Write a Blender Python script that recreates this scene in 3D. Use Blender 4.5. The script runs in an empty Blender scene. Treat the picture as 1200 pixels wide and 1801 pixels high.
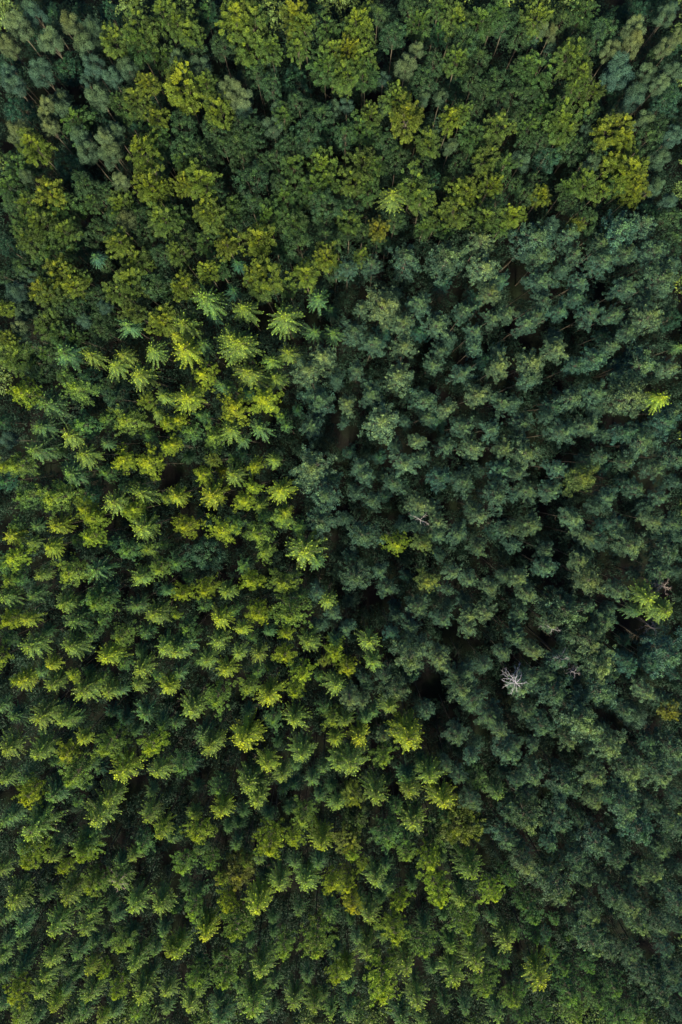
import bpy, math, random
import numpy as np
from mathutils import Vector

# ------------------------------------------------------------------ camera
scene = bpy.context.scene
CAM_Z = 118.0
cam_d = bpy.data.cameras.new('camera')
cam = bpy.data.objects.new('camera', cam_d)
scene.collection.objects.link(cam)
scene.camera = cam
cam.location = (0, 0, CAM_Z)
TILT = math.radians(-5.2)
cam.rotation_euler = (TILT, 0, 0)
cam_d.sensor_fit = 'HORIZONTAL'
cam_d.sensor_width = 24.0
cam_d.lens = 24.0
cam_d.clip_start = 0.5
cam_d.clip_end = 2000

# ------------------------------------------------------------------ light
SUN_EL, SUN_AZ = math.radians(42), math.radians(184)   # azimuth measured from +Y towards +X
world = bpy.data.worlds.new('World')
scene.world = world
world.use_nodes = True
wn = world.node_tree
bg = wn.nodes['Background']
sky = wn.nodes.new('ShaderNodeTexSky')
sky.sky_type = 'NISHITA'
sky.sun_disc = False
sky.sun_elevation = SUN_EL
sky.sun_rotation = SUN_AZ
sky.air_density = 1.0
sky.dust_density = 0.6
sky.ozone_density = 4.0
wn.links.new(sky.outputs[0], bg.inputs[0])
bg.inputs[1].default_value = 0.06
sl = bpy.data.lights.new('sun', 'SUN')
sl.energy = 5.0
sl.angle = math.radians(9)
sl.color = (1.0, 0.88, 0.52)
so = bpy.data.objects.new('sun', sl)
scene.collection.objects.link(so)
d = Vector((math.sin(SUN_AZ) * math.cos(SUN_EL), math.cos(SUN_AZ) * math.cos(SUN_EL), math.sin(SUN_EL)))
so.rotation_euler = d.to_track_quat('Z', 'Y').to_euler()
so.location = d * 200
scene.view_settings.view_transform = 'Standard'
scene.view_settings.look = 'None'
scene.view_settings.exposure = 2.65
scene.view_settings.gamma = 1.0
scene.cycles.max_bounces = 5
scene.cycles.diffuse_bounces = 2
scene.cycles.transmission_bounces = 3
scene.cycles.transparent_max_bounces = 4

# ------------------------------------------------------------------ materials
def mat_base(name):
    m = bpy.data.materials.new(name); m.use_nodes = True
    nt = m.node_tree; nt.nodes.clear()
    return m, nt, nt.nodes, nt.links

def foliage(name, shoot_sunlit_k=(2.3, 1.9, 0.7), trans=0.35, rough=0.55, spec=0.25):
    """leaf colour = the tree's own colour x leaf-to-leaf variation (attribute 'tint')
    with the fresh shoots and the sunlight painted on crown tops (attribute 'shoot') a yellower green."""
    m, nt, N, L = mat_base(name)
    out = N.new('ShaderNodeOutputMaterial')
    oi = N.new('ShaderNodeObjectInfo')
    at = N.new('ShaderNodeAttribute'); at.attribute_name = 'tint'
    sh = N.new('ShaderNodeAttribute'); sh.attribute_name = 'shoot_sunlit'
    rm = N.new('ShaderNodeMapRange')
    rm.inputs['To Min'].default_value = 0.42; rm.inputs['To Max'].default_value = 1.6
    L.new(at.outputs['Fac'], rm.inputs['Value'])
    mul = N.new('ShaderNodeVectorMath'); mul.operation = 'SCALE'
    L.new(oi.outputs['Color'], mul.inputs[0]); L.new(rm.outputs[0], mul.inputs['Scale'])
    young_sunlit = N.new('ShaderNodeVectorMath'); young_sunlit.operation = 'MULTIPLY'
    L.new(mul.outputs[0], young_sunlit.inputs[0]); young_sunlit.inputs[1].default_value = shoot_sunlit_k
    mix = N.new('ShaderNodeMix'); mix.data_type = 'RGBA'
    L.new(sh.outputs['Fac'], mix.inputs['Factor'])
    L.new(mul.outputs[0], mix.inputs[6]); L.new(young_sunlit.outputs[0], mix.inputs[7])
    p = N.new('ShaderNodeBsdfPrincipled')
    p.inputs['Roughness'].default_value = rough
    p.inputs['Specular IOR Level'].default_value = spec
    L.new(mix.outputs[2], p.inputs['Base Color'])
    tl = N.new('ShaderNodeBsdfTranslucent')
    warm = N.new('ShaderNodeVectorMath'); warm.operation = 'MULTIPLY'
    L.new(mix.outputs[2], warm.inputs[0]); warm.inputs[1].default_value = (1.1, 1.35, 0.7)
    L.new(warm.outputs[0], tl.inputs['Color'])
    ms = N.new('ShaderNodeMixShader'); ms.inputs[0].default_value = trans
    L.new(p.outputs[0], ms.inputs[1]); L.new(tl.outputs[0], ms.inputs[2])
    L.new(ms.outputs[0], out.inputs['Surface'])
    return m

def bark(name, c1, c2, scale=6.0):
    m, nt, N, L = mat_base(name)
    out = N.new('ShaderNodeOutputMaterial'); p = N.new('ShaderNodeBsdfPrincipled')
    tc = N.new('ShaderNodeTexCoord'); mp = N.new('ShaderNodeMapping')
    mp.inputs['Scale'].default_value = (scale, scale, scale * 0.25)
    no = N.new('ShaderNodeTexNoise'); no.inputs['Scale'].default_value = 2.0; no.inputs['Detail'].default_value = 6
    cr = N.new('ShaderNodeValToRGB')
    cr.color_ramp.elements[0].color = (*c1, 1); cr.color_ramp.elements[1].color = (*c2, 1)
    cr.color_ramp.elements[0].position = 0.35; cr.color_ramp.elements[1].position = 0.7
    L.new(tc.outputs['Object'], mp.inputs[0]); L.new(mp.outputs[0], no.inputs[0])
    L.new(no.outputs[0], cr.inputs[0]); L.new(cr.outputs[0], p.inputs['Base Color'])
    p.inputs['Roughness'].default_value = 0.9
    bp = N.new('ShaderNodeBump'); bp.inputs['Strength'].default_value = 0.6
    L.new(no.outputs[0], bp.inputs['Height']); L.new(bp.outputs[0], p.inputs['Normal'])
    L.new(p.outputs[0], out.inputs['Surface'])
    return m

def forest_floor():
    m, nt, N, L = mat_base('forest_floor')
    out = N.new('ShaderNodeOutputMaterial'); p = N.new('ShaderNodeBsdfPrincipled')
    tc = N.new('ShaderNodeTexCoord')
    n1 = N.new('ShaderNodeTexNoise'); n1.inputs['Scale'].default_value = 0.25; n1.inputs['Detail'].default_value = 8
    n2 = N.new('ShaderNodeTexNoise'); n2.inputs['Scale'].default_value = 6.0; n2.inputs['Detail'].default_value = 6
    L.new(tc.outputs['Object'], n1.inputs[0]); L.new(tc.outputs['Object'], n2.inputs[0])
    c1 = N.new('ShaderNodeValToRGB')
    c1.color_ramp.elements[0].position = 0.4; c1.color_ramp.elements[1].position = 0.62
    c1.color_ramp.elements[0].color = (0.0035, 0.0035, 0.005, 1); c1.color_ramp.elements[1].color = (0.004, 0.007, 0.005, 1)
    L.new(n1.outputs[0], c1.inputs[0])
    c2 = N.new('ShaderNodeValToRGB')
    c2.color_ramp.elements[0].position = 0.3; c2.color_ramp.elements[1].position = 0.75
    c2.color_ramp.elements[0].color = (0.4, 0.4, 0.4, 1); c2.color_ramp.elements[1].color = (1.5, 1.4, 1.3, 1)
    L.new(n2.outputs[0], c2.inputs[0])
    mx = N.new('ShaderNodeMix'); mx.data_type = 'RGBA'; mx.blend_type = 'MULTIPLY'; mx.inputs['Factor'].default_value = 1
    L.new(c1.outputs[0], mx.inputs[6]); L.new(c2.outputs[0], mx.inputs[7])
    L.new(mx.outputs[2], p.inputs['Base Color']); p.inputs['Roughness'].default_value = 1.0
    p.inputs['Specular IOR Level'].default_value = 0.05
    bp = N.new('ShaderNodeBump'); bp.inputs['Strength'].default_value = 0.5
    L.new(n2.outputs[0], bp.inputs['Height']); L.new(bp.outputs[0], p.inputs['Normal'])
    L.new(p.outputs[0], out.inputs['Surface'])
    return m

M_NEEDLE = foliage('conifer_needles', (3.5, 2.4, 0.5), trans=0.3, rough=0.6, spec=0.10)
M_PINE = foliage('pine_needles', (3.4, 2.2, 0.9), trans=0.25, rough=0.6, spec=0.12)
M_LEAF = foliage('broad_leaves', (2.35, 1.7, 0.45), trans=0.25, rough=0.6, spec=0.12)
M_SOFT = foliage('soft_leaves', (2.4, 1.9, 0.95), trans=0.15, rough=0.65, spec=0.10)
M_BARK = bark('bark', (0.012, 0.010, 0.009), (0.035, 0.028, 0.024))
M_GREYBARK = bark('grey_bark', (0.018, 0.016, 0.013), (0.045, 0.040, 0.034))
M_DEAD = bark('bleached_dead_wood', (0.14, 0.135, 0.18), (0.30, 0.29, 0.38), 3)
M_DEADGREY = bark('grey_dead_wood', (0.10, 0.095, 0.115), (0.22, 0.205, 0.25), 3)
M_DEADBROWN = bark('brown_dead_wood', (0.07, 0.055, 0.058), (0.16, 0.13, 0.135), 3)

# ------------------------------------------------------------------ mesh helpers
def link(o):
    scene.collection.objects.link(o)
    return o

def norm(a):
    return a / np.maximum(np.linalg.norm(a, axis=-1, keepdims=True), 1e-9)

class Leaves:
    """collects leaf-sized quads: centre, long direction, facing normal, length, width"""
    def __init__(s, seed):
        s.R = np.random.default_rng(seed); s.c = []; s.u = []; s.n = []; s.l = []; s.w = []; s.t = []; s.y = []
    def add(s, c, u, n, l, w, t, y=0.0):
        c = np.atleast_2d(c); k = len(c)
        f = lambda a: np.broadcast_to(np.asarray(a, float), (k,)).copy()
        g = lambda a: np.broadcast_to(np.asarray(a, float), (k, 3)).copy()
        s.c.append(c); s.u.append(g(u)); s.n.append(g(n)); s.l.append(f(l)); s.w.append(f(w)); s.t.append(f(t)); s.y.append(f(y))
    def arrays(s):
        c = np.concatenate(s.c); u = norm(np.concatenate(s.u)); n = np.concatenate(s.n)
        l = np.concatenate(s.l)[:, None]; w = np.concatenate(s.w)[:, None]
        v = norm(np.cross(n, u)); n = norm(np.cross(u, v))
        a = c - u * l * .5; b = c + v * w * .5 - u * l * .05; e = c + u * l * .5 - n * l * .12; d = c - v * w * .5 - u * l * .05
        q = np.stack([a, b, e, d], 1)                        # k,4,3
        return q, np.concatenate(s.t), np.concatenate(s.y)

def quads_mesh(name, q, tint, shoot_sunlit, mat, limb_q=None, limb_mat=None):
    kl = len(q)
    if limb_q is not None and len(limb_q):
        q = np.concatenate([q, limb_q]); z = np.zeros(len(limb_q)); tint = np.concatenate([tint, z]); shoot_sunlit = np.concatenate([shoot_sunlit, z])
    k = len(q)
    me = bpy.data.meshes.new(name)
    me.vertices.add(k * 4); me.vertices.foreach_set('co', q.reshape(-1).astype(np.float32))
    me.loops.add(k * 4); me.loops.foreach_set('vertex_index', np.arange(k * 4, dtype=np.int32))
    me.polygons.add(k)
    me.polygons.foreach_set('loop_start', np.arange(0, k * 4, 4, dtype=np.int32))
    me.polygons.foreach_set('loop_total', np.full(k, 4, np.int32))
    if k > kl:
        mi = np.zeros(k, np.int32); mi[kl:] = 1; me.polygons.foreach_set('material_index', mi)
    for nm, arr in (('tint', tint), ('shoot_sunlit', shoot_sunlit)):
        a = me.attributes.new(nm, 'FLOAT', 'FACE'); a.data.foreach_set('value', np.clip(arr, 0, 1).astype(np.float32))
    me.update(calc_edges=True)
    me.materials.append(mat)
    if limb_mat: me.materials.append(limb_mat)
    return me

class Tubes:
    def __init__(s): s.v = []; s.f = []
    def tube(s, pts, r0, r1, sides=5):
        pts = [Vector(p) for p in pts]; n = len(pts); base = len(s.v)
        for i, p in enumerate(pts):
            t = (pts[min(i + 1, n - 1)] - pts[max(i - 1, 0)]).normalized()
            a = t.orthogonal().normalized(); b = t.cross(a)
            r = r0 + (r1 - r0) * i / (n - 1)
            for j in range(sides):
                an = 2 * math.pi * j / sides
                s.v.append(p + (a * math.cos(an) + b * math.sin(an)) * r)
        for i in range(n - 1):
            for j in range(sides):
                s.f.append((base + i * sides + j, base + i * sides + (j + 1) % sides, base + (i + 1) * sides + (j + 1) % sides, base + (i + 1) * sides + j))
        s.f.append(tuple(base + (n - 1) * sides + j for j in range(sides)))
    def mesh(s, name, mat):
        me = bpy.data.meshes.new(name); me.from_pydata([tuple(v) for v in s.v], [], s.f)
        me.materials.append(mat)
        for p in me.polygons: p.use_smooth = True
        return me

def limb_quads(limbs, every=2):
    tb = Tubes()
    for P in limbs[::every]:
        k = P if len(P) < 5 else P[::2]
        tb.tube([tuple(p) for p in k], .03, .008, 4)
    V = np.array([tuple(v) for v in tb.v]); F = [f for f in tb.f]
    return V[np.array(F)]

# ------------------------------------------------------------------ crowns (design height 20 m, radius 2.4 m, base at z = 0)
H0, R0 = 20.0, 2.4

def bend(o, az, L, el0, el1, k):
    """k points of a branch from o: starts at elevation el0 and ends at el1"""
    t = np.linspace(0, 1, k)
    el = el0 + (el1 - el0) * t
    st = L / (k - 1)
    dx = np.concatenate([[0], np.cumsum(np.cos(el[:-1]) * st)]); dz = np.concatenate([[0], np.cumsum(np.sin(el[:-1]) * st)])
    return np.stack([o[0] + np.cos(az) * dx, o[1] + np.sin(az) * dx, o[2] + dz], 1)

def spruce_crown(seed, dens=1.0, feather=1.0, sparse=0.0):
    g = Leaves(seed); R = g.R; tb = Tubes()
    z = 19.75; k = 0; lean = R.normal(0, .12, 2)
    limbs = []
    # leader
    ph = R.uniform(0, 6.28, 2); am = R.uniform(.05, .22, 2)
    while z > 14.2:
        d = H0 - z
        L = R0 * min(1.0, (0.06 + d / 3.3)) ** 0.85
        if d > 4.5: L *= 1 - (d - 4.5) * .08
        nb = int(R.integers(6, 9)) if d > .8 else 5
        off = R.random() * 6.28
        for b in range(nb):
            if R.random() < sparse: continue
            az = off + b * 6.283 / nb + R.normal(0, .16)
            l = L * R.uniform(.72, 1.18) * (1 + am[0] * math.sin(az + ph[0]) + am[1] * math.sin(2 * az + ph[1]))
            el0 = (.95 if d < .7 else max(.5 - d * .09, -.05)) + R.normal(0, .08)
            el1 = el0 - .55 * min(1, d / 2.) - .1
            o = (lean[0] * d * 0, lean[1] * d * 0, z + R.normal(0, .06))
            P = bend(o, az, l, el0, el1, 7)
            bt = R.uniform(.15, .85)
            limbs.append(P)
            n = max(4, int(l / .11 * dens)); nrm = np.array([math.cos(az) * min(1, d), math.sin(az) * min(1, d), .55])
            for i in range(n):
                t = .12 + .88 * (i + R.random() * .6) / n
                x = t * 6; j = min(int(x), 5); p = P[j] + (P[j + 1] - P[j]) * (x - j)
                dr = norm(P[j + 1] - P[j]); sd = np.array([-math.sin(az), math.cos(az), 0.])
                tl = (.10 + .30 * feather * (1 - t) ** .7 * min(1, l / 1.6)) * R.uniform(.7, 1.25)
                for s_ in (-1, 1):
                    dir_ = norm(dr * .75 + sd * s_ * .85 + np.array([0, 0, R.normal(-.12, .12)]))
                    m = max(1, int(round(tl / .12)))
                    tt = (np.arange(m) + .5) / m
                    c = p + dir_ * (tt * tl)[:, None] + R.normal(0, .02, (m, 3)) - np.array([0, 0, 1]) * (tt ** 2 * tl * .25)[:, None]
                    g.add(c, dir_ + R.normal(0, .22, (m, 3)), nrm + R.normal(0, .35, (m, 3)), R.uniform(.16, .24, m), R.uniform(.055, .09, m),
                          np.clip(bt + R.normal(0, .16, m), 0, 1), (R.random(m) < .05 + .22 * (tt > .6) * (t > .6)) * .55 + R.uniform(.55, 1, m) * max(0, 1 - d / 2.3) ** 1.3)  # random fresh needles, plus sunlit yellow painted in towards the treetop
            # branch-end shoots, painted sunnier near the treetop
            c = P[-1] + R.normal(0, .03, (4, 3)); dr = norm(P[-1] - P[-2])
            g.add(c, dr + R.normal(0, .35, (4, 3)), (0, 0, 1), .24, .08, bt + .1, .25 + .6 * max(0, 1 - d / 2.3))
        z -= R.uniform(.30, .42) * (1 if d < 4 else 1.5); k += 1
    m = 22
    g.add(np.stack([R.normal(0, .03, m), R.normal(0, .03, m), R.uniform(19.3, 20.15, m)], 1), np.stack([R.normal(0, .8, m), R.normal(0, .8, m), np.full(m, .9)], 1),
          R.normal(0, 1, (m, 3)), .24, .08, .7, .8)
    return g, limbs

def tuft_crown(seed, cone=2.8, p_=.6, tufts=1.0, depth=5.0, star=.6, ts=1.0):
    """fir / pine: branches that end in rounded tufts of needles, crown top a rounded dome"""
    g = Leaves(seed); R = g.R; limbs = []
    z = 19.75
    lob = R.uniform(0, 6.28, 3); amp = R.uniform(.05, .2, 3)
    while z > H0 - depth - 1:
        d = H0 - z
        L = R0 * min(1.0, (max(d - .15, .02) / cone)) ** p_
        if d > 4.5: L *= 1 - (d - 4.5) * .07
        nb = int(R.integers(5, 8)) if d > 1.2 else 4
        off = R.random() * 6.28
        for b in range(nb):
            az = off + b * 6.283 / nb + R.normal(0, .25 * (1.2 - star))
            l = L * R.uniform(.65, 1.15) * (1 + sum(amp[i] * math.sin((i + 2) * az + lob[i]) for i in range(3)))
            el0 = (.8 if d < 1.2 else .35) + R.normal(0, .12)
            P = bend((0, 0, z + R.normal(0, .12)), az, l, el0 - .2, el0 + .15, 6); limbs.append(P)
            nt = max(2, int((2 + l * 3.0) * tufts))
            bt = R.uniform(.2, .8)
            for i in range(nt):
                t = 1.0 if i == 0 else R.uniform(.15, 1) ** .75
                x = t * 5; j = min(int(x), 4); p = P[j] + (P[j + 1] - P[j]) * (x - j)
                sd = np.array([-math.sin(az), math.cos(az), 0.])
                p = p + sd * R.normal(0, .34 * (1.15 - star * .6) * min(1, l / 1.3)) * (1.3 - .6 * t) + np.array([0, 0, R.uniform(0, .22)])
                rr = R.uniform(.15, .26) * ts; tb_ = bt + (R.uniform(-.4, .4) if ts > 1 else 0)
                m = int(17 * (rr / .2) ** 1.5)
                th = R.uniform(0, 6.283, m); up = R.uniform(-.25, 1, m)
                dv = np.stack([np.cos(th) * np.sqrt(1 - np.clip(up, -1, 1) ** 2), np.sin(th) * np.sqrt(1 - np.clip(up, -1, 1) ** 2), up], 1)
                dv = norm(dv + .35 * norm(P[-1] - P[-2]))
                c = p + dv * rr * R.uniform(.45, 1, m)[:, None]
                g.add(c, dv + R.normal(0, .3, (m, 3)), R.normal(0, .4, (m, 3)) + dv * 1.0 + np.array([math.cos(az) * .6 * min(1, d), math.sin(az) * .6 * min(1, d), .35]), R.uniform(.13, .21, m), R.uniform(.065, .10, m),
                      np.clip(tb_ + R.normal(0, .13, m), 0, 1), (R.random(m) < .06 + .22 * (tb_ > .75)) * .5 + R.uniform(.5, 1, m) * (.85 * max(0, 1 - (H0 - p[2]) / 2.3) ** 1.2 + .14 * (up > .45)))  # random fresh needles; sunlight painted on the crown top and upward tuft sides
        z -= R.uniform(.36, .5) * (1 if d < 3 else 1.4)
    for i in range(9):                                   # the leading shoots
        c0 = np.array([R.normal(0, .14), R.normal(0, .14), R.uniform(19.2, 19.9)]); m = 14
        dv = norm(R.normal(0, 1, (m, 3)) + np.array([0, 0, .7]))
        g.add(c0 + dv * .15, dv, R.normal(0, 1, (m, 3)), R.uniform(.15, .22, m), .08, R.uniform(.4, .9), (R.random(m) < .5) * R.uniform(.4, .9, m))
    return g, limbs

def dome_points(R, n, rad, top, h, low=-.15):
    out = []
    while len(out) < n:
        th = R.uniform(0, 6.283); u = R.uniform(low, 1)
        q = math.sqrt(max(0, 1 - u * u)) if u > 0 else 1 + .25 * u
        out.append((math.cos(th) * q * rad, math.sin(th) * q * rad, top - h + u * h, th, u))
    return out

def beech_crown(seed, n=185):
    """broadleaf with layered leafy sprays that fan outwards"""
    g = Leaves(seed); R = g.R; limbs = []
    ph = R.uniform(0, 6.28, 4); am = R.uniform(.05, .18, 4)
    for (x, y, z, th, u) in dome_points(R, n, R0, 19.4, 2.7, -1.1):
        k = (1 + sum(am[i] * math.sin((i + 2) * th + ph[i] + u * 2) for i in range(4))) * R.uniform(.5, 1.08)
        c0 = np.array([x * k, y * k, 16.5 + (z - 16.5) * (.6 + .45 * k) + R.normal(0, .12)])
        out = norm(np.array([math.cos(th), math.sin(th), .15 + .9 * max(u, 0) - .25 * (u < 0)]) + R.normal(0, .2, 3))
        if len(limbs) < 26: limbs.append(np.stack([np.array([0, 0, 11 + R.random() * 3]), c0 * .5 + np.array([0, 0, 7.0]), c0 - out * .3]))
        sd = norm(np.cross(out, [0, 0, 1])); L = R.uniform(.45, .85); bt = R.uniform(.0, 1)
        m = 74
        t = R.uniform(0, 1, m); s_ = R.uniform(-1, 1, m) * (.10 + .55 * (t * (1.15 - t)) / .33) * L * .6
        c = c0 + out * ((t - .5) * L)[:, None] + sd * s_[:, None] + R.normal(0, .045, (m, 3)) - np.array([0, 0, 1]) * (t ** 2 * .2)[:, None]
        g.add(c, out + sd * (s_ * 1.6)[:, None] + R.normal(0, .3, (m, 3)), np.array([0, 0, .7]) + out * .8 + R.normal(0, .4, (m, 3)), R.uniform(.11, .18, m), R.uniform(.065, .10, m),
              np.clip(bt + R.normal(0, .15, m), 0, 1), (R.random(m) < .03 + .25 * (t > .7) * (bt > .35)) * .5 + R.uniform(.5, 1, m) * np.clip((c0[2] - 17.9) / 1.6, 0, 1) * (.35 + .65 * (bt > .45)))  # random fresh leaves, plus painted sunlight on the highest sprays
    return g, limbs

def oak_crown(seed, n=215):
    """broadleaf with a lumpy dome of small rounded leaf clusters"""
    g = Leaves(seed); R = g.R; limbs = []
    ph = R.uniform(0, 6.28, 4); am = R.uniform(.06, .2, 4)
    for (x, y, z, th, u) in dome_points(R, n, R0, 19.2, 2.5, -1.1):
        k = (1 + sum(am[i] * math.sin((i + 2) * th + ph[i] + u * 2) for i in range(4))) * R.uniform(.7, 1.0)
        c0 = np.array([x * k, y * k, 16.6 + (z - 16.6) * (.7 + .3 * k)])
        if len(limbs) < 24: limbs.append(np.stack([np.array([0, 0, 11 + R.random() * 3]), c0 * .5 + np.array([0, 0, 7.0]), c0]))
        rr = R.uniform(.17, .36); m = int(50 * (rr / .3) ** 1.5); bt = R.uniform(.0, 1)
        gn = norm(np.array([math.cos(th) * (1 - u * .6), math.sin(th) * (1 - u * .6), u + .2]))
        dv = norm(R.normal(0, 1, (m, 3)) + np.array([0, 0, .5])) 
        c = c0 + dv * rr * np.array([1.15, 1.15, .8]) * R.uniform(.7, 1.05, m)[:, None]
        g.add(c, R.normal(0, 1, (m, 3)) + np.array([0, 0, -.2]), dv + gn * .6 + R.normal(0, .4, (m, 3)), R.uniform(.11, .16, m), R.uniform(.08, .11, m),
              np.clip(bt + R.normal(0, .17, m), 0, 1), (R.random(m) < .05) * .5 + R.uniform(.4, .9, m) * np.clip((c0[2] - 17.9) / 1.5, 0, 1) * (.3 + .7 * (bt > .6)))  # a few fresh leaves; high clusters carry painted sunlight
    return g, limbs

def willow_crown(seed):
    """soft grey-green broadleaf: puffy rounded lobes of fine leaves"""
    g = Leaves(seed); R = g.R; limbs = []
    nl = int(R.integers(20, 28)); cs = []
    for i in range(nl * 5):
        if len(cs) >= nl: break
        th = R.uniform(0, 6.283); u = R.uniform(-.9, 1); q = math.sqrt(1 - u * u) * R.uniform(.55, 1) if u > 0 else R.uniform(.3, .95)
        c = np.array([math.cos(th) * q * R0 * .78, math.sin(th) * q * R0 * .78, 16.3 + u * 2.2 + R.normal(0, .3)])
        if all(np.linalg.norm(c - b) > .66 for b in cs): cs.append(c)
    for c0 in cs:
        rr = R.uniform(.38, .78); m = int(800 * (rr / .7) ** 2); bt = R.uniform(.25, .75)
        limbs.append(np.stack([np.array([0, 0, 10 + R.random() * 3]), c0 * .5 + np.array([0, 0, 6.5]), c0]))
        dv = norm(R.normal(0, 1, (m, 3)) + np.array([0, 0, .35]))
        bump = 1 + .16 * np.sin(dv[:, 0] * 7 + c0[0] * 5) * np.sin(dv[:, 1] * 8 + c0[1] * 3) + .07 * np.sin(dv[:, 2] * 13 + dv[:, 0] * 9)
        c = c0 + dv * rr * (bump * R.uniform(.74, 1.10, m))[:, None] * np.array([1, 1, 1.15])
        g.add(c, R.normal(0, 1, (m, 3)), dv + R.normal(0, .3, (m, 3)), R.uniform(.11, .17, m), R.uniform(.05, .08, m),
              np.clip(bt + R.normal(0, .13, m), 0, 1), R.uniform(.3, .9, m) * np.clip((c0[2] + dv[:, 2] * rr - 17.6) / 1.9, 0, 1))  # sunlight painted into the leaf colour, rising with height
    return g, limbs

def trunk_mesh(name, seed, limbs, mat, top=19.6, r=.13, every=3):
    R = np.random.default_rng(seed); tb = Tubes()
    pts = [(R.normal(0, .03), R.normal(0, .03), z) if z > 0 else (0, 0, -.15) for z in np.linspace(0, top, 9)]
    tb.tube(pts, r, .03 if top > 18 else .09, 7)
    # bare lower snags
    for i in range(10):
        z = R.uniform(4, 10); az = R.uniform(0, 6.28); l = R.uniform(.4, 1.2)
        tb.tube([(0, 0, z), (math.cos(az) * l, math.sin(az) * l, z - .1)], .025, .008, 3)
    return tb.mesh(name, mat)

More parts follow.
